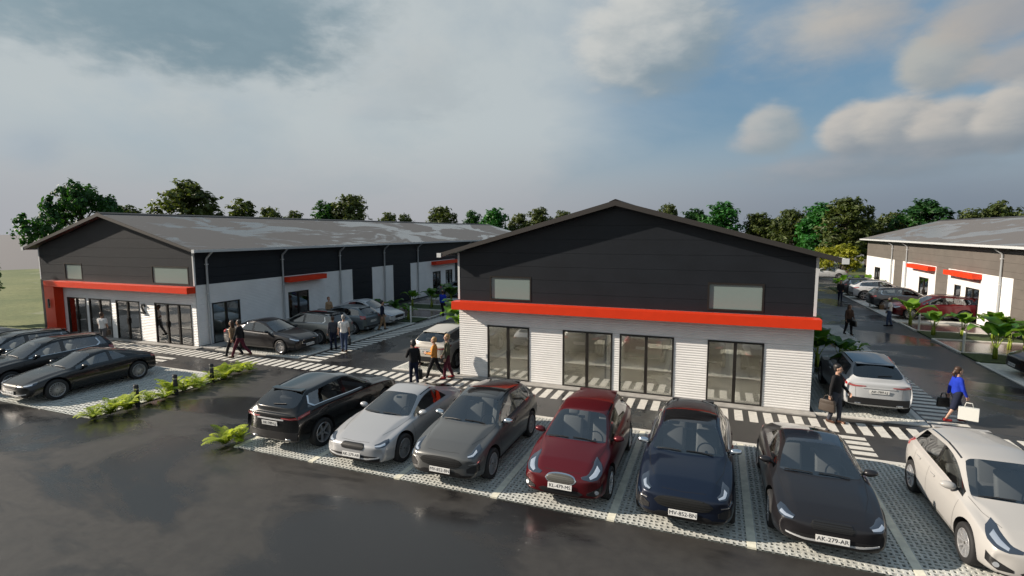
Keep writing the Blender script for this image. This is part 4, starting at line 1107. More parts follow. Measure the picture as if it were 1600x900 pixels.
silver = paint('silver', (.395, .40, .41), .35, .35); gun = paint('gunmetal', (.12, .122, .12), .5, .34); red = paint('dark_red', (.085, .004, .007), .3, .3)
navy = paint('navy', (.006, .011, .026), .3, .3); graph = paint('graphite', (.016, .015, .017), .3, .3); pearl = paint('pearl_white', (.36, .352, .34), .0, .35)
blackp = paint('black', (.008, .008, .008), .1, .25); champ = paint('champagne', (.52, .49, .44), .2, .35); beige = paint('beige_grey', (.27, .26, .235), .4, .35)
white2 = paint('white', (.42, .435, .45), .05, .35); greyb = paint('blue_grey', (.13, .155, .17), .4, .35); brown = paint('brown', (.035, .02, .014), .4, .3); dgrey = paint('slate', (.05, .052, .058), .4, .32)
roofb = mat('black_roof', (.010, .010, .011), .10, coat=1.0)
roofn = mat('blue_black_roof', (.012, .016, .024), .12, coat=1.0)
LOOK = {
 'coupe': dict(paint=silver, spokes=10, twin=True, grille=(.585, .33, .062, 6, m_grille), lamp=([(-.10, .60), (.02, .595), (.14, .61), (.24, .66)], [(-.10, .645), (.02, .668), (.14, .70), (.24, .715)]),
   chromelip=(.33, .74), lip=.10, intake=(.385, .66, .02), plate='AK-279-AR', platez=.40, tail=([(-.12, .74), (.05, .75), (.18, .77)], [(-.12, .785), (.05, .80), (.18, .83)]), rplatez=.62, two_door=True),
 'cross': dict(paint=gun, spokes=10, twin=True, grille=(.60, .52, .105, 2.6, m_grille), lamp=([(-.06, .72), (.06, .725), (.18, .77), (.30, .83)], [(-.06, .755), (.06, .785), (.18, .845), (.30, .875)]), lampang=42,
   fog=([(-.10, .42), (.05, .40), (.20, .45)], [(-.10, .50), (.05, .57), (.20, .58)]), drl=([(-.06, .585), (.10, .60), (.22, .64)], [(-.06, .60), (.10, .62), (.22, .665)]), intake=(.37, .50, .045), plate='MV-852-BN', platez=.43, lip=.07,
   tail=([(-.16, .90), (.05, .90), (.22, .93)], [(-.16, .96), (.05, .985), (.22, 1.01)]), rplatez=.72, spoiler=True, pano=True, dlo=m_chrome, mirror=m_chrome, skirt=.07),
 'hatch': dict(paint=red, spokes=10, twin=False, bright=True, grille=(.615, .30, .078, 2.4, m_grille2), surround=m_chrome, lamp=([(-.22, .66), (-.08, .64), (.06, .66), (.20, .72), (.32, .83)], [(-.22, .69), (-.08, .72), (.06, .79), (.20, .865), (.32, .90)]), lampang=42,
   fog=([(-.16, .36), (.02, .34), (.18, .42)], [(-.16, .40), (.02, .47), (.18, .56)]), foglamp=(.04, .415), intake=(.37, .46, .055), plate='KL-479-MS', platez=.485, lip=.03,
   tail=([(-.10, .84), (.08, .84), (.20, .87)], [(-.10, 1.0), (.08, 1.02), (.20, 1.04)]), rplatez=.70, spoiler=True),
 'suv': dict(paint=pearl, spokes=5, twin=False, grille=(.66, .50, .10, 4, m_grille), lamp=([(-.05, .80), (.10, .81), (.28, .86)], [(-.05, .84), (.10, .87), (.28, .91)]), intake=(.42, .55, .06), plate='AK-789-LJ', platez=.50, lip=.14, skirt=.10, rlip=.20,
   tail=([(-.36, .93), (-.10, .905), (.08, .93), (.30, 1.00)], [(-.36, .955), (-.10, .955), (.08, 1.00), (.30, 1.065)]), tailang=28, rplatez=.80, rbar=True, spoiler=True, dlo=m_chrome),
 'estate': dict(paint=blackp, spokes=10, twin=True, grille=(.62, .40, .09, 3, m_grille), surround=m_chrome, lamp=([(-.05, .70), (.10, .71), (.28, .78)], [(-.05, .77), (.10, .81), (.28, .85)]), intake=(.38, .55, .05), plate='AK-789-LJ', platez=.45, lip=.08, skirt=.07,
   tail=([(-.12, .82), (.05, .83), (.24, .88)], [(-.12, .93), (.05, .96), (.24, .985)]), rplatez=.75, spoiler=True, rails=m_black, dlo=m_chrome),
 'sedan': dict(paint=graph, spokes=10, twin=True, grille=(.56, .46, .075, 3, m_grille), surround=m_chrome, lamp=([(-.10, .62), (.05, .63), (.28, .72)], [(-.10, .69), (.05, .73), (.28, .785)]), intake=(.34, .55, .045), plate='AK-279-AR', platez=.42, lip=.05,
   fog=([(-.06, .36), (.06, .36), (.16, .38)], [(-.06, .39), (.06, .40), (.16, .42)]), tail=([(-.12, .78), (.05, .79), (.22, .83)], [(-.12, .90), (.05, .93), (.22, .95)]), rplatez=.62, dlo=m_chrome),
}
G1 = 'cars nose out in the front row of bays'; G2 = 'cars in the left front bays'; G3 = 'cars along the left hall'; G4 = 'cars along the right hall'; G5 = 'cars beside the central hall'
P = {k: car_proto(k, k, LOOK[k]) for k in LOOK}
mk = lambda st, *a, **k: car_copy(P[st], *a, **k)
def heading_loc(x, y): return (x, y, .03)
S_, N_, E_, W_ = -90, 90, 0, 180
# front row: wheelbase centre at Y ~ 11.8
mk('suv', 'black tail-out car with red rear lamps at the left end of the front row', (-10.35, 11.95, .03), N_, blackp, roofb, G1)
mk('coupe', 'silver coupe between the black tail-out car and the grey hatchback in the front row', (-7.80, 11.85, .03), S_, silver, None, G1, first=True)
mk('cross', 'grey hatchback with black glass roof between the silver coupe and the red car', (-5.44, 11.80, .03), S_, gun, roofb, G1, first=True)
mk('hatch', 'dark red hatchback with chrome-ringed oval grille in the front row', (-2.76, 11.85, .03), S_, red, None, G1, first=True)
mk('cross', 'navy blue hatchback with wide oval grille and pale mirrors in the front row', (-.40, 11.80, .03), S_, navy, roofb, G1)
mk('coupe', 'graphite coupe with silver bumper strip between the navy and white cars', (2.0, 11.92, .03), S_, graph, roofn, G1)
mk('hatch', 'pearl white hatchback at the right edge of the front row', (4.95, 11.85, .03), S_, pearl, None, G1)
# left bays
mk('coupe', 'low black coupe beside the fern strip in the left bays', (-21.36, 11.80, .03), S_, blackp, None, G2)
mk('estate', 'black estate car with chrome window trim beyond the low black coupe', (-24.05, 11.85, .03), S_, blackp, None, G2, first=True)
mk('estate', 'black estate car cut by the left picture edge, farthest from the ferns', (-26.6, 12.0, .03), S_, blackp, None, G2)
# along the left hall
mk('sedan', 'dark saloon parked nose out at the corner of the left hall', (-19.86, 19.05, .03), E_, graph, None, G3, first=True)
mk('estate', 'beige grey estate car backed out beside the dark saloon', (-19.75, 21.45, .03), W_, beige, roofb, G3)
mk('hatch', 'blue grey hatchback showing its rear between the beige estate and a white saloon', (-19.72, 24.1, .03), W_, greyb, None, G3)
mk('sedan', 'white saloon nose out at the end of the left hall bays', (-19.98, 26.75, .03), E_, white2, None, G3)
mk('hatch', 'white car half hidden behind broad leaves far down the left lane', (-19.6, 45.2, .03), E_, white2, None, G3)
mk('sedan', 'pale grey saloon beyond the lawn strips of the left lane', (-19.8, 40.3, .03), E_, greyb, None, G3)
# beside the central hall
mk('suv', 'champagne car seen from behind beside the left wall of the central hall', (-10.68, 20.25, .03), N_, champ, None, G5)
mk('suv', 'white car with black roof seen from behind, right of the central hall', (4.68, 20.33, .03), N_, white2, roofn, G5, first=True)
# right lane
mk('suv', 'white car with black roof parked side on beyond the slate grey estate', (12.7, 50.55, .03), E_, white2, roofb, G4)
mk('estate', 'slate grey estate car between the red car and the white black-roofed one', (12.75, 44.9, .03), E_, dgrey, None, G4)
mk('estate', 'dark red estate car behind the broad-leaved plants of the right lane', (12.9, 40.35, .03), W_, red, None, G4)
mk('cross', 'black hatchback with white plate beyond the white black-roofed car', (12.45, 53.4, .03), E_, graph, None, G4)
mk('sedan', 'distant white saloon crossing behind the right lane', (12.0, 71.0, .03), W_, white2, None, G4)
mk('cross', 'dark brown car nosing in at the right picture edge, with a white plate', (13.0, 25.5, .03), W_, brown, None, G4)
ORD = 'first second third fourth fifth sixth seventh eighth ninth tenth eleventh twelfth thirteenth fourteenth fifteenth'.split()
# ================================================================ trees
m_bark = mat('tree_bark', (.05, .04, .032), .9, var=.3, vscale=6, bump=.5, bscale=20)
LEAF = [leaf_mat('leaf_deep', (.012, .052, .014), (.036, .11, .022), .8), leaf_mat('leaf_olive', (.038, .060, .014), (.10, .125, .034), .8), leaf_mat('leaf_bright', (.016, .080, .015), (.038, .17, .028), .8), leaf_mat('leaf_yellow', (.15, .18, .015), (.33, .33, .03), .8)]
def tree_meshes(seed, wide, leaves, lsz=.27):
    r = random.Random(seed)
    t = MB(); t.tube([(0, 0, 0), (r.uniform(-.15, .15), r.uniform(-.15, .15), 2.2), (r.uniform(-.3, .3), r.uniform(-.3, .3), 5.0), (0, 0, 8.0)], [.30, .22, .14, .04], 9)
    lob = []; n = int(9+wide*2.6)
    for k in range(n):
        a = k*2.399+r.uniform(-.4, .4); u = (k+.5)/n; z = 2.9+6.0*u**.85; env = wide*(max(.04, 1-((z-4.6)/5.0)**2))**.6
        rad = r.uniform(.95, 1.45)*(1 if wide > 2.5 else .8); q = max(0, env-rad*.75)*r.uniform(.45, 1.0)
        c = Vector((q*cos(a), q*sin(a), z+r.uniform(-.3, .3))); lob.append((c, rad))
        t.tube([(0, 0, max(1.6, z-2.2)), (c.x*.55, c.y*.55, z-.8), tuple(c)], [.11, .07, .025], 6)
    lob.append((Vector((r.uniform(-.5, .5), r.uniform(-.5, .5), 8.9)), 1.1))
    tuft = []
    for c, R in lob:
        for k in range(int(17*R*R)):
            d = Vector((r.gauss(0, 1), r.gauss(0, 1), r.gauss(0, 1))).normalized(); tuft.append((c+d*R*(r.random()**.35), d, r.uniform(.28, .52)))
    cb = MB(); vs = []; fs = []
    for k in range(leaves):
        c, dd, R = tuft[r.randrange(len(tuft))]
        d = Vector((r.gauss(0, 1), r.gauss(0, 1), r.gauss(0, 1))).normalized(); p = c+d*R*(r.random()**.5)
        s = lsz*r.uniform(.55, 1.2); n_ = (d*.6+dd*.5+Vector((r.uniform(-1, 1), r.uniform(-1, 1), r.uniform(-.3, 1)))*.8).normalized()
        u = n_.orthogonal().normalized(); u.rotate(Matrix.Rotation(r.uniform(0, 6.28), 3, n_)); w = n_.cross(u)
        b = len(vs); vs += [p-u*s, p-w*s*.5+n_*s*.12, p+u*s, p+w*s*.5+n_*s*.12]; fs.append((b, b+1, b+2, b+3))
    cb.add(vs, fs)
    return t.mesh('trunk', m_bark, smooth=60), cb
WID = (2.6, 3.3, 6.2, 2.2, 3.9, 5.0)
TREES = [tree_meshes(11+i, w, int(1500*w)) for i, w in enumerate(WID)]
CROWN = {}
def tree(label, x, y, h, wd, v, mt, rz=0.0, group='trees behind the halls'):
    o = empty('tree', (x, y, -.05), rz); tag(o, label, 'tree', group)
    tm, cb = TREES[v]
    if (v, mt) not in CROWN: CROWN[v, mt] = cb.mesh('crown', LEAF[mt])
    link_mesh('trunk', tm, o); link_mesh('crown', CROWN[v, mt], o)
    base = WID[v]
    o.scale = (wd/(2*base), wd/(2*base), h/10.2)
    return o
def sky_point(px, py, dist):       # a point at a horizontal distance in a viewing direction
    d = fw+rt*(px-800)/819.2+up*(450-py)/819.2; k = dist/sqrt(d.x**2+d.y**2); return Vector((d.x*k, d.y*k, 5.6+d.z*k))
TL = [ # px centre, py top, px width, distance, mesh, leaf, label
 (122, 281, 124, 74, 2, 0, 'largest dark green tree, behind the peak of the left hall'),
 (196, 318, 60, 88, 0, 1, 'small olive tree just right of the largest tree, behind the left roof'),
 (292, 279, 96, 78, 1, 1, 'tall olive tree standing alone behind the left hall roof'),
 (377, 310, 52, 92, 3, 1, 'small round tree right of the tall olive tree'),
 (424, 321, 52, 96, 4, 1, 'low tree third from the tall olive tree'),
 (461, 327, 34, 99, 0, 1, 'smallest tree between the low trees and the paired trees'),
 (506, 313, 46, 95, 3, 0, 'dark tree on the left of the pair behind the roof'),
 (546, 302, 66, 95, 1, 1, 'light olive tree on the right of the pair behind the roof'),
 (608, 330, 34, 102, 0, 1, 'tiny tree left of the twin above the grey roof'),
 (634, 332, 34, 103, 4, 1, 'tiny tree right of the twin above the grey roof'),
 (690, 321, 54, 97, 1, 1, 'brownish olive tree left of the gap over the lane'),
 (738, 328, 32, 100, 3, 0, 'slim dark tree by the end of the left roof'),
 (772, 323, 44, 98, 0, 2, 'bright green tree at the end of the left roof'),
 (810, 331, 40, 101, 4, 1, 'olive tree between the bright green one and the brown one'),
 (843, 323, 42, 98, 3, 1, 'brownish slender tree left of the central roof'),
 (879, 328, 44, 100, 1, 1, 'low olive tree touching the left slope of the central roof'),
 (1042, 316, 44, 93, 4, 1, 'olive tree peeping over the right slope of the central roof'),
 (1085, 324, 46, 95, 0, 0, 'dark tree left of the bright green conical tree'),
 (1128, 313, 56, 92, 0, 2, 'bright green conical tree above the right slope of the central roof'),
 (1187, 331, 56, 93, 1, 1, 'olive tree right of the bright green conical tree'),
 (1240, 324, 66, 90, 4, 1, 'wide brownish tree behind the central gutter'),
 (1283, 314, 56, 86, 0, 2, 'green tree left of the tallest tree at the lane end'),
 (1327, 306, 78, 84, 1, 1, 'tallest olive tree at the end of the right lane'),
 (1391, 329, 60, 90, 4, 1, 'greyish olive tree behind the far gable of the right hall'),
 (1447, 309, 84, 86, 1, 0, 'dark green domed tree behind the right roof'),
 (1552, 311, 96, 86, 5, 1, 'broad olive tree behind the right roof near the picture edge'),
 (1210, 345, 60, 97, 1, 1, 'shorter tree filling the row behind the brownish tree'),
 (1265, 342, 56, 98, 4, 0, 'shorter dark tree between the brownish and green trees'),
 (1360, 342, 46, 99, 3, 1, 'thin tree beside the far gable of the right hall'),
 (1418, 338, 50, 97, 2, 1, 'low tree left of the dark domed tree'),
]
rr_ = random.Random(5)
for px, py, wpx, dist, v, mt, lab in TL:
    p = sky_point(px, py, dist); wd = wpx*dist/819.2/sqrt(1+((px-800)/819.2)**2)*1.34
    tree(lab, p.x, p.y, p.z+.05, wd, v, mt, rr_.uniform(0, 6.28))
p = sky_point(-70, 326, 46); tree('dark tree cut by the left picture edge', p.x, p.y, p.z, 3.6, 3, 0, 1.0)
p = sky_point(1316, 378, 72); tree('low yellow green tree at the end of the right lane', p.x, p.y, p.z, 5.4, 5, 3, .4)
p = sky_point(1281, 384, 74); tree('small yellow green tree behind the central gutter', p.x, p.y, p.z, 2.6, 5, 3, 2.4)
tree('tree standing left of the left hall, outside the picture', -45.5, 13.2, 9.5, 6.5, 1, 0, 2.0)
tree('second tree standing left of the left hall, outside the picture', -51, 9.5, 10.5, 7, 2, 1, .3)

# ================================================================ broad-leaved plants and ferns
m_bleaf = leaf_mat('broad_leaf', (.055, .15, .016), (.16, .28, .025), 2.2, .38, .42)
m_bdark = leaf_mat('broad_leaf_dark', (.022, .085, .014), (.07, .16, .02), 2.2, .38, .35)
m_stalk = leaf_mat('leaf_stalk', (.17, .25, .03), (.28, .34, .05), 3, .45, .3)
m_fern = leaf_mat('fern_frond', (.27, .36, .035), (.50, .56, .11), 3, .5, .45)
def broad_leaf(seed, L=.72, Wd=.30, mt=None):
    r = random.Random(seed); b = MB(); n = 8; st = .62
    # stalk rises, blade arches over
    pts = []
    for k in range(5): t = k/4; pts.append((.10*t*t, 0, st*t))
    b.tube(pts, [.024, .020, .016, .013, .010], 6, 1)
    vs = []; x, z, a = pts[-1][0], pts[-1][2], radians(62)
    for k in range(n+1):
        t = k/n; w = Wd*(sin(pi*min(1, t**.72*.97+.02)))**.75+.004
        wave = .02*sin(k*2.1+seed)
        for q in (-1, -.5, 0, .5, 1): vs.append((x+.03*abs(q)*0, q*w, z+abs(q)*w*.38-abs(q)**3*w*.12+wave*q))
        x += cos(a)*L/n; z += sin(a)*L/n; a -= radians(118)/n*(.5+t)
    fs = [(k*5+j, k*5+j+1, (k+1)*5+j+1, (k+1)*5+j) for k in range(n) for j in range(4)]
    b.add(vs, fs, 0)
    return b
BL = [broad_leaf(1), broad_leaf(2, .62, .33), broad_leaf(3, .85, .27)]
BLM = [[b.mesh('leaf', [m, m_stalk], smooth=180) for b in BL] for m in (m_bleaf, m_bdark)]
def plant(label, x, y, h, n, group, dark=.3, seed=0, z=.02):
    r = random.Random(seed*77+n); o = empty('broad_leaf_plant', (x, y, z), r.uniform(0, 6)); tag(o, label, 'plant', group)
    s = MB()
    for k in range(4): a = k*1.57; s.tube([(.05*cos(a), .05*sin(a), 0), (.06*cos(a), .06*sin(a), h*.20), (.03*cos(a), .03*sin(a), h*.36)], [.045, .04, .025], 7)
    st = s.build('stem', m_stalk, o, smooth=180, world=False)
    n = max(5, n-2)
    for k in range(n):
        me = BLM[1 if r.random() < dark else 0][r.randrange(3)]; sc = h/1.25*r.uniform(.8, 1.1)
        link_mesh('leaf', me, o, (0, 0, h*r.uniform(.06, .22)), (0, radians(r.uniform(-6, 22) if k > 1 else -12), k*2.4+r.uniform(-.3, .3)), (sc, sc, sc))
    return o
GP = 'broad-leaved plants on the lawn strips'
PL = [(10.95, 37.4, 1.55, 6, 'tall two-leaved plant at the kerb in front of the red estate car'), (10.98, 33.9, 1.35, 8, 'leafy plant on the second lawn strip of the right lane, nearest the kerb'),
 (12.3, 34.1, 1.35, 8, 'leafy plant behind the white post of the right lane'), (13.4, 33.6, 1.5, 8, 'leafy plant farther from the kerb on the second lawn strip'), (14.2, 34.3, 1.2, 7, 'low plant against the right hall wall'),
 (11.45, 28.4, 1.75, 8, 'tallest bright green plant on the nearest lawn strip of the right lane'), (12.55, 28.7, 1.6, 8, 'dark green plant right of the tallest bright plant'), (13.6, 28.5, 1.6, 9, 'dense plant near the right picture edge'), (13.0, 31.0, 1.2, 7, 'plant between the paved strips of the right lane'),
 (4.05, 24.3, 1.55, 9, 'dark plant beside the wall behind the white car of the central hall'), (4.9, 24.5, 1.25, 9, 'low round-leaved plant in front of the white black-roofed car'), (3.55, 25.2, 1.9, 7, 'tall plant behind the red canopy end'), (5.5, 24.9, 1.0, 8, 'small plant by the right zebra path'),
 (-12.35, 24.2, 1.5, 8, 'plant hanging over the lane left of the central hall'), (-11.6, 24.6, 1.6, 8, 'plant behind the champagne car'), (-10.6, 24.5, 1.3, 7, 'plant between the champagne car and the wall'), (-12.9, 25.2, 1.9, 8, 'tall plant behind the one over the lane'),
 (-19.2, 28.6, 1.25, 8, 'plant on the lawn strip behind the white saloon'), (-20.6, 28.5, 1.3, 8, 'plant on the lawn strip behind the blue grey hatchback'), (-18.2, 28.5, 1.1, 8, 'plant next to the white post of the left lane'),
 (-18.0, 34.0, 1.7, 9, 'tall plant on the far lawn strip of the left lane'), (-19.6, 33.9, 1.4, 8, 'second plant on the far lawn strip of the left lane'), (-21.2, 33.8, 1.4, 8, 'third plant on the far lawn strip, near the hall')]
for i, (x, y, h, n, lab) in enumerate(PL): plant(lab, x, y, h, n, GP, .55 if 'dark' in lab or x < 0 else .3, i)
for i in range(7):
    plant('low bright plant, %s from the kerb in the bed far down the right lane' % ORD[i], 10.9+i*.55, 57.3+(i % 3)*.8, 1.15+.2*(i % 2), 8, 'plants in the far bed', .15, 40+i)
def frond(seed):
    r = random.Random(seed); b = MB(); n = 13; L = .58; P = []; x = z = 0; a = radians(66)
    for k in range(n+1): P.append((x, 0, z)); x += cos(a)*L/n; z += sin(a)*L/n; a -= radians(88)/n*(.6+.8*k/n)
    b.tube(P, [.006*(1-k/(n+2)) for k in range(n+1)], 4)
    for k in range(1, n+1):
        t = k/n; ll = .17*(sin(pi*(t*.86+.12)))**.8; c = Vector(P[k])
        for s in (1, -1):
            d = Vector((.42, s*.9, .10)).normalized(); w = .022
            b.add([c-Vector((w, 0, 0)), c+d*ll*.5-Vector((w*.9, 0, -.012)), c+d*ll-Vector((0, 0, .018)), c+d*ll*.5+Vector((w*.9, 0, .012)), c+Vector((w, 0, 0))], [(0, 1, 2, 3, 4)])
    return b.mesh('frond', m_fern, smooth=180)
FR = [frond(1), frond(2)]
def fern(label, x, y, sc, seed, group='ferns edging the bays'):
    r = random.Random(seed); o = empty('fern', (x, y, .03), r.uniform(0, 6)); tag(o, label, 'fern', group)
    for k in range(13):
        s = sc*r.uniform(.75, 1.15); link_mesh('frond', FR[k % 2], o, (0, 0, 0), (0, radians(r.uniform(-25, 22)), k*2*pi/13*1.0+r.uniform(-.2, .2)), (s, s, s))
for i in range(15):
    fern('bright green fern, %s from the near end of the strip with black bollards' % ORD[i], -17.27+.16*((i*7) % 3-1)-.028*i, 9.75+i*.415, (.88, 1.12, .78, 1.2, .95)[(i*3) % 5], 100+i)
fern('fern alone at the left corner of the front row of bays', -11.95, 9.72, 1.15, 130); fern('smaller fern beside the one at the corner of the front bays', -11.72, 9.98, .8, 131)
# bollards and posts
m_post = mat('white_post', (.62, .62, .60), .5)
def bollard(label, x, y, h, r, m, cat, group, name):
    o = empty(name, (x, y, 0)); tag(o, label, cat, group)
    b = MB(); b.tube([(0, 0, 0), (0, 0, h-.02), (0, 0, h)], [r, r, r*.8], 16); b.build('post', m, o, smooth=40, world=False)
    c = MB(); c.tube([(0, 0, h*.78), (0, 0, h*.84)], r*1.04, 16); c.build('collar', m_chrome if m is m_black else m_trim, o, smooth=40, world=False)
for x, y, l in ((-17.35, 11.0, 'black bollard nearest the viewer in the fern strip'), (-17.33, 12.3, 'middle black bollard in the fern strip'), (-17.5, 13.85, 'black bollard farthest along the fern strip')): bollard(l, x, y, .72, .075, m_black, 'bollard', 'black bollards in the fern strip', 'bollard')
for x, y, l in ((10.68, 29.36, 'white post at the nearest lawn strip of the right lane'), (10.68, 35.05, 'white post at the second lawn strip of the right lane'), (10.62, 44.9, 'white post beyond the man in the white shirt'), (-17.55, 27.76, 'white post by the end of the left hall bays')): bollard(l, x, y, 1.05, .05, m_post, 'post', 'white posts by the lanes', 'marker_post')
# ================================================================ people
def capsule(mb, a, ra, b, rb, n=12):
    a, b = Vector(a), Vector(b); t = (b-a); L = t.length
    if L < 1e-5: t = Vector((0, 0, 1))
    t.normalize(); u = t.orthogonal().normalized(); w = t.cross(u); vs = []; rings = []
    for k in range(1, 5): q = pi/2*(1-k/4); rings.append((a-t*ra*sin(q), ra*cos(q)))
    for k in range(4): q = pi/2*k/4; rings.append((b+t*rb*sin(q), rb*cos(q)))
    for c, r in rings:
        for k in range(n): vs.append(c+(u*cos(2*pi*k/n)+w*sin(2*pi*k/n))*r)
    fs = [(i*n+k, i*n+(k+1) % n, (i+1)*n+(k+1) % n, (i+1)*n+k) for i in range(len(rings)-1) for k in range(n)]
    N = len(vs); vs += [a-t*ra, b+t*rb]
    fs += [(N, (k+1) % n, k) for k in range(n)]+[(N+1, (len(rings)-1)*n+k, (len(rings)-1)*n+(k+1) % n) for k in range(n)]
    mb.add(vs, fs)
def ellip(mb, c, r, n=14):
    bm = bmesh.new(); bmesh.ops.create_uvsphere(bm, u_segments=n, v_segments=n-4, radius=1); bm.verts.index_update()
    mb.add([(c[0]+v.co.x*r[0], c[1]+v.co.y*r[1], c[2]+v.co.z*r[2]) for v in bm.verts], [[v.index for v in f.verts] for f in bm.faces]); bm.free()
def fuse(mb, name, m, voxel, smooth=4):
    me = mb.mesh(name, m); o = bpy.data.objects.new('t', me); COL.objects.link(o)
    r = o.modifiers.new('r', 'REMESH'); r.mode = 'VOXEL'; r.voxel_size = voxel; r.use_smooth_shade = True
    if smooth: q = o.modifiers.new('s', 'SMOOTH'); q.factor = .5; q.iterations = smooth
    out = bpy.data.meshes.new_from_object(o.evaluated_get(bpy.context.evaluated_depsgraph_get())); bpy.data.objects.remove(o)
    out.name = name; return out
def cloth(n, c): return mat('cloth_'+n, c, .85, spec=.2, var=.12, vscale=14)
SKIN = {'light': mat('skin_light', (.42, .25, .18), .55), 'tan': mat('skin_tan', (.26, .14, .09), .55), 'dark': mat('skin_dark', (.09, .045, .03), .5)}
HAIR = {'black': mat('hair_black', (.010, .008, .008), .5), 'brown': mat('hair_brown', (.045, .022, .012), .5), 'ginger': mat('hair_ginger', (.20, .07, .025), .5), 'blond': mat('hair_blond', (.35, .22, .10), .5), 'grey': mat('hair_grey', (.25, .24, .23), .5)}
m_eye = mat('eye_dark', (.01, .008, .008), .2)
def person(label, loc, heading, top, legs, shoes, skin='light', hair='brown', style='short', stride=.25, arms=((10, 10), (10, 10)), woman=False, h=1.75, sleeves=True, skirt=False, turn=0, jacket=False):
    """faces +x, left is +y; arms: (swing of the upper arm, bend of the elbow) for left and right, degrees"""
    k = h/1.84; R = empty('person', (loc[0], loc[1], loc[2] if len(loc) > 2 else .0), radians(heading)); tag(R, label, 'person')
    sw = .165 if woman else .19; hw = .095 if woman else .09
    hip = Vector((0, 0, .92)); J = {}
    body, shirt, pants, shoe = MB(), MB(), MB(), MB()
    drop = stride**2*.10; hip.z -= drop
    for s, sg in ((1, 1), (-1, -1)):
        a = stride*sg; hj = hip+Vector((0, s*hw, -.02)); kn = hj+Vector((sin(a)*.43+.02, s*.0, -cos(a)*.43))
        b2 = a-(.12 if a > 0 else .55*abs(a)+.05); an = kn+Vector((sin(b2)*.42, 0, -cos(b2)*.42)); an.z = max(an.z, .085)
        capsule(body, hj, .082, kn, .056); capsule(body, kn, .055, an+Vector((0, 0, .02)), .036); capsule(body, an+(Vector((0, 0, -.02))), .035, an+Vector((.14, 0, -.045)), .030)
        if skirt:
            capsule(pants, hj+Vector((0, 0, .06)), .115, kn+Vector((0, 0, .02)), .10)
        else:
            capsule(pants, hj+Vector((0, 0, .03)), .102, kn, .074); capsule(pants, kn, .073, an+Vector((0, 0, .03)), .057)
        capsule(shoe, an+Vector((-.025, 0, -.012)), .056, an+Vector((.02, 0, -.025)), .052); capsule(shoe, an+Vector((-.03, 0, -.03)), .046, an+Vector((.155, s*.015, -.040)), .040)
        J['an', s] = an
    capsule(body, hip, .10, hip+Vector((0, 0, .18)), .09); ch = hip+Vector((.0, 0, .40))
    for s in (1, -1):
        capsule(body, hip+Vector((0, s*.055, .15)), .10, ch+Vector((0, s*.075, 0)), .105)
        capsule(pants, hip+Vector((0, s*.06, .02)), .112, hip+Vector((0, s*.05, .10)), .105)
        capsule(shirt, hip+Vector((0, s*.055, .06)), .125 if jacket else .118, hip+Vector((0, s*.05, .22)), .113); capsule(shirt, hip+Vector((0, s*.05, .22)), .113, ch+Vector((0, s*.075, .02)), .122)
        capsule(shirt, ch+Vector((0, s*.05, .04)), .10, ch+Vector((-.005, s*(sw-.04), .105)), .075)
    capsule(shirt, hip+Vector((0, 0, .05)), .120, ch+Vector((0, 0, .02)), .118); capsule(pants, hip+Vector((0, 0, -.03)), .115, hip+Vector((0, 0, .10)), .105)
    for s in (1, -1): capsule(shirt, ch+Vector((-.005, 0, .12)), .068, ch+Vector((-.005, s*sw, .088)), .058)
    if woman: 
        for s in (1, -1): ellip(shirt, ch+Vector((.085, s*.07, -.03)), (.062, .065, .062))
    neck = ch+Vector((0, 0, .15)); head = ch+Vector((.02, 0, .335))
    capsule(body, neck-Vector((0, 0, .05)), .062, head-Vector((.015, 0, .08)), .052)
    tq = Matrix.Rotation(radians(turn), 3, 'Z'); hd = lambda x, y, z: head+tq@Vector((x, y, z))
    def hell(mb, c, r):
        t = MB(); ellip(t, (0, 0, 0), r); mb.add([head+tq@(Vector(c)+Vector(v)) for v in t.v], t.f)
    hell(body, (0, 0, .02), (.098, .077, .112)); hell(body, (.028, 0, -.045), (.066, .058, .072))      # skull and jaw
    capsule(body, hd(.088, 0, .015), .010, hd(.112, 0, -.018), .016); hell(body, (.083, 0, -.055), (.016, .026, .010)); hell(body, (.075, 0, -.068), (.016, .024, .009))
    for s in (1, -1): hell(body, (-.005, s*.078, -.002), (.022, .012, .032)); hell(body, (.078, s*.035, .033), (.016, .026, .008))
    for s, (swg, el) in ((1, arms[0]), (-1, arms[1])):
        sh = ch+Vector((0, s*sw, .085)); a = radians(swg); ab = .10 if abs(swg) < 60 else .02
        e = sh+Vector((sin(a)*.285, s*ab*.5, -cos(a)*.28)); b2 = a+radians(el); inw = -.10*s*min(1, el/70) if el > 30 else .015*s
        wr = e+Vector((sin(b2)*.255, inw, -cos(b2)*.255))
        capsule(body, sh, .050, e, .040); capsule(body, e, .040, wr, .026)
        capsule(shirt, sh, .064, e if sleeves else sh.lerp(e, .62), .052 if sleeves else .058)
        if sleeves: capsule(shirt, e, .055, e.lerp(wr, .93), .040)
        # hand: palm, four bent fingers and a thumb from the side of the palm
        d = (wr-e).normalized(); fwd = Vector((cos(b2), 0, sin(b2))); sd_ = Vector((0, -s, 0)); pal = wr+d*.055
        ax = fwd; capsule(body, wr+d*.015-ax*.018, .021, pal-ax*.022, .017); capsule(body, wr+d*.015+ax*.018, .021, pal+ax*.022, .017)
        for q, (off, ln) in enumerate(((.033, .070), (.011, .080), (-.011, .076), (-.033, .060))):
            p0 = pal+d*.02+ax*off; p1 = p0+d*ln*.45+sd_*.010; p2 = p1+d*ln*.35+sd_*.028; p3 = p2+d*ln*.12+sd_*.022
            capsule(body, p0, .0105, p1, .0100, 8); capsule(body, p1, .0100, p2, .0092, 8); capsule(body, p2, .0092, p3, .0085, 8)
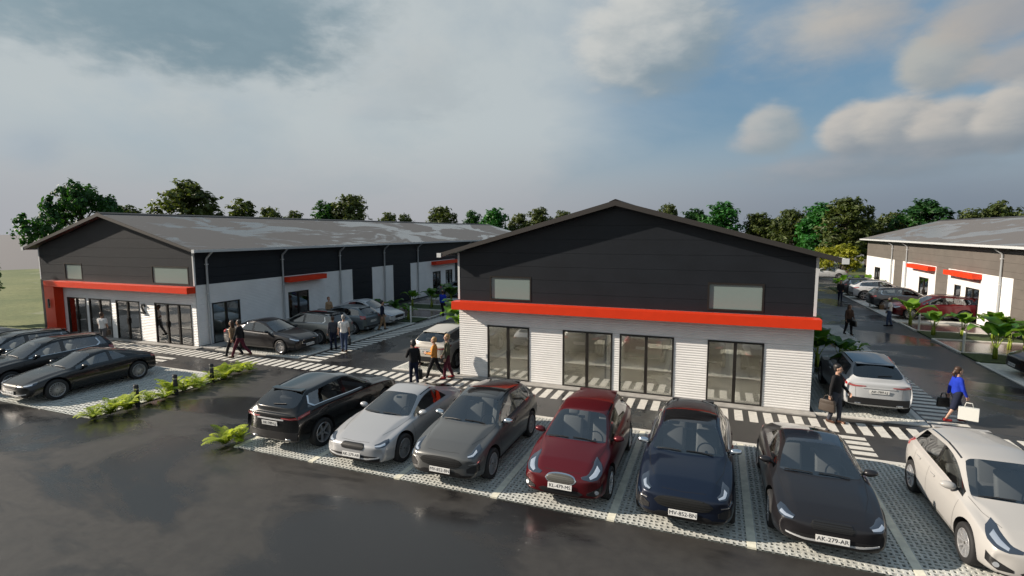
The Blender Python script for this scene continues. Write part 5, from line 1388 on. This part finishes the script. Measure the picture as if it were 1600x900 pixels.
        t0 = wr+d*.03+ax*.030; capsule(body, t0, .013, t0+d*.032+ax*.024+sd_*.012, .0115, 8); capsule(body, t0+d*.032+ax*.024+sd_*.012, .0115, t0+d*.062+ax*.026+sd_*.022, .0095, 8)
        J['hand', s] = pal+d*.06+sd_*.02; J['elbow', s] = e; J['sh', s] = sh
    # hair
    hr = MB()
    def hh(c, r): hell(hr, c, r)
    hh((-.034, 0, .070), (.110, .092, .096)); hh((-.050, 0, .008), (.082, .088, .095))
    if style == 'bun': hh((-.13, 0, .02), (.055, .055, .06))
    if style == 'tail': capsule(hr, hd(-.10, 0, .04), .042, hd(-.15, 0, -.06), .05); capsule(hr, hd(-.15, 0, -.06), .05, hd(-.13, 0, -.17), .028)
    if style == 'afro': hh((-.02, 0, .065), (.125, .120, .120)); hh((-.06, 0, .02), (.10, .115, .11))
    if style == 'long':
        for s in (1, -1): capsule(hr, hd(-.04, s*.06, .02), .05, hd(-.06, s*.07, -.17), .045)
        capsule(hr, hd(-.07, 0, 0), .07, hd(-.09, 0, -.18), .055)
    def put(mb, name, m, vox, par=R, sm=4):
        o = link_mesh(name, fuse(mb, name, m, vox, sm), par); return o
    bo = put(body, 'body', SKIN[skin], .0085, R, 2)
    put(shirt, 'jacket' if jacket else 'top', top, .016); put(pants, 'skirt' if skirt else 'trousers', legs, .016); put(shoe, 'shoes', shoes, .012)['kind'] = 'stuff'
    put(hr, 'hair', HAIR[hair], .014)
    for s in (1, -1):
        e = MB(); ellip(e, tuple(hd(.089, s*.034, .018)), (.007, .010, .006), 8); e.build('eye', m_eye, R, smooth=180, world=False)
    R.scale = (k, k, k)
    f = Matrix.Rotation(radians(heading), 4, 'Z')
    return R, {q: (f@(v*k))+Vector(R.location) for q, v in J.items()}
C = cloth
c_white, c_grey, c_dark, c_navy, c_jean = C('white', (.66, .64, .62)), C('grey', (.10, .10, .105)), C('dark', (.014, .014, .016)), C('navy', (.012, .016, .035)), C('jeans', (.045, .065, .12))
c_blue, c_maroon, c_tan, c_orange, c_olive, c_brown, c_slate = C('blue', (.012, .035, .36)), C('maroon', (.075, .014, .025)), C('tan', (.30, .20, .12)), C('orange', (.55, .24, .06)), C('olive', (.075, .075, .05)), C('brown', (.06, .035, .025)), C('slate', (.05, .055, .07))
s_blk, s_wht, s_red, s_brn = C('shoe_black', (.012, .012, .012)), C('shoe_white', (.55, .53, .5)), C('shoe_red', (.28, .03, .03)), C('shoe_brown', (.06, .03, .02))
def bag(label, at, w, h, d, m, heading, name='handbag', strap=True, top=0.0):
    """hangs below a hand: body with rounded edges, flap and two handles"""
    o = empty(name, (at[0], at[1], at[2]-h-.14), radians(heading)); tag(o, label, 'bag')
    b = MB(); v0 = MB(); v0.box(-w/2, w/2, -d/2, d/2, 0, h, 0, min(d*.3, .03))
    b.add([(x*(1-.10*z/h), y*(1-.35*z/h), z) for x, y, z in v0.v], v0.f); b.build('bag_body', m, o, smooth=50, world=False)
    f = MB(); f.box(-w*.40, w*.40, -d*.40-.004, d*.40+.004, h*.70, h+.006, 0, .008); f.build('flap', m, o, smooth=40, world=False)
    for y in (-d*.2, d*.2):
        t = MB(); t.tube([(-w*.24, y, h), (-w*.16, y*.5, h+.12), (0, 0, h+.145), (w*.16, y*.5, h+.12), (w*.24, y, h)], .009, 6); t.build('handle', m, o, smooth=180, world=False)
    return o
l_blk, l_brn, l_tan = mat('leather_black', (.012, .012, .012), .4), mat('leather_brown', (.05, .038, .03), .45), mat('leather_tan', (.16, .09, .04), .5)
m_paper = mat('paper_bag_white', (.60, .61, .58), .6)
# left side
_, J = person('man in a pale shirt and grey trousers walking along the left hall', (-28.3, 16.6), 115, c_white, c_grey, s_blk, 'tan', 'brown', arms=((15, 25), (-10, 70)), sleeves=False)
bag('brown shoulder bag carried by the man at the left hall', J['hand', -1], .34, .26, .12, l_brn, 115)
person('woman in a tan top walking beside the man in maroon trousers', (-20.35, 17.25), 200, c_tan, c_dark, s_blk, 'tan', 'brown', 'long', .38, ((-12, 10), (14, 12)), True, 1.70)
person('man in a dark jacket and maroon trousers at the corner of the left hall', (-19.85, 17.2), 205, c_dark, c_maroon, s_brn, 'tan', 'black', 'short', .42, ((14, 12), (-14, 14)), False, 1.78, jacket=True)
_, J = person('woman with ginger hair leaving the second side door of the left hall', (-22.0, 25.6), -20, c_tan, c_brown, s_blk, 'light', 'ginger', 'bun', .15, ((10, 70), (5, 12)), True, 1.72)
bag('brown handbag of the ginger-haired woman', J['hand', -1], .32, .26, .12, l_brn, -20)
person('person in a grey shirt standing beside the man in the white shirt', (-17.0, 20.0), 150, c_slate, c_navy, s_blk, 'tan', 'brown', 'short', .12, ((4, 10), (4, 10)), False, 1.66)
_, J = person('man in a white shirt and jeans on the left zebra path', (-16.2, 19.8), 125, c_white, c_jean, s_brn, 'light', 'grey', 'short', .14, ((6, 10), (4, 10)), False, 1.80, sleeves=False)
bag('black briefcase of the man on the left zebra path', J['hand', -1], .40, .30, .13, l_blk, 125, 'briefcase')
person('person in a dark top and tan trousers by the white saloon', (-17.7, 25.0), 40, c_navy, c_tan, s_blk, 'light', 'black', 'short', .22, ((10, 14), (-10, 12)), False, 1.78)
person('person in a bright blue jacket far down the left zebra path', (-17.0, 30.9), 95, c_blue, c_dark, s_blk, 'tan', 'brown', 'short', .25, ((12, 15), (-12, 15)), False, 1.78, jacket=True)
_, J = person('person in a dark suit crossing toward the front row, seen from behind', (-10.2, 16.25), 140, c_dark, c_navy, s_blk, 'dark', 'black', 'afro', .18, ((25, 60), (-4, 8)), False, 1.72, jacket=True)
bag('black briefcase of the person in the dark suit', J['hand', -1], .36, .34, .14, l_blk, 140, 'briefcase')
person('woman in an orange top and dark trousers by the champagne car', (-9.85, 17.15), 195, c_orange, c_dark, s_wht, 'light', 'blond', 'short', .40, ((8, 85), (4, 80)), True, 1.70)
person('man in an olive vest and maroon trousers beside the woman in orange', (-9.45, 17.45), 215, c_olive, c_maroon, s_red, 'light', 'blond', 'short', .20, ((6, 12), (8, 20)), False, 1.78)
# right side
_, J = person('man in a dark top with a brown bag at the central hall corner', (3.42, 17.3), -35, c_dark, c_slate, s_brn, 'light', 'black', 'short', .12, ((12, 38), (-8, 6)), False, 1.80, turn=10)
bag('large brown messenger bag of the man at the corner', J['hand', -1]+Vector((-.06, -.0, .12)), .46, .34, .13, l_brn, -35, 'messenger_bag')
_, J = person('woman in a royal blue blouse crossing the right zebra path', (6.72, 18.65), 12, c_blue, c_navy, s_red, 'light', 'brown', 'tail', .30, ((-14, 8), (10, 14)), True, 1.70, skirt=True)
bag('black handbag of the woman in blue', J['hand', 1]+Vector((-.1, 0, .10)), .34, .28, .12, l_blk, 12)
o = empty('shopping_bag', (J['hand', -1].x+.02, J['hand', -1].y-.05, .16), radians(-20)); tag(o, 'white paper shopping bag of the woman in blue', 'bag')
b = MB(); b.box(-.23, .23, -.07, .07, 0, .37, 0, .006); b.build('bag_body', m_paper, o, world=False)
for y in (-.05, .05): t = MB(); t.tube([(-.1, y, .37), (-.07, y*.5, .50), (.07, y*.5, .50), (.1, y, .37)], .007, 6); t.build('handle', m_paper, o, smooth=180, world=False)
_, J = person('woman in dark brown with a black bag in the shaded right lane', (6.85, 32.8), -70, c_brown, c_dark, s_blk, 'tan', 'brown', 'long', .2, ((6, 60), (6, 10)), True, 1.70)
bag('black bag on the arm of the woman in the right lane', J['hand', 1]+Vector((0, 0, .05)), .38, .30, .14, l_blk, -70)
person('man in dark clothes beside the far white black-roofed car', (9.3, 47.9), -100, c_dark, c_navy, s_blk, 'tan', 'black', 'short', .18, ((8, 40), (8, 40)), False, 1.80, jacket=True)
_, J = person('man in a white T-shirt and jeans at the kerb of the right lane', (9.65, 36.5), 160, c_white, c_jean, s_blk, 'dark', 'black', 'short', .12, ((10, 80), (6, 20)), False, 1.78, sleeves=False)
bag('tan bag in the arms of the man in the white T-shirt', J['hand', 1]+Vector((0, 0, .30)), .26, .26, .13, l_tan, 160)
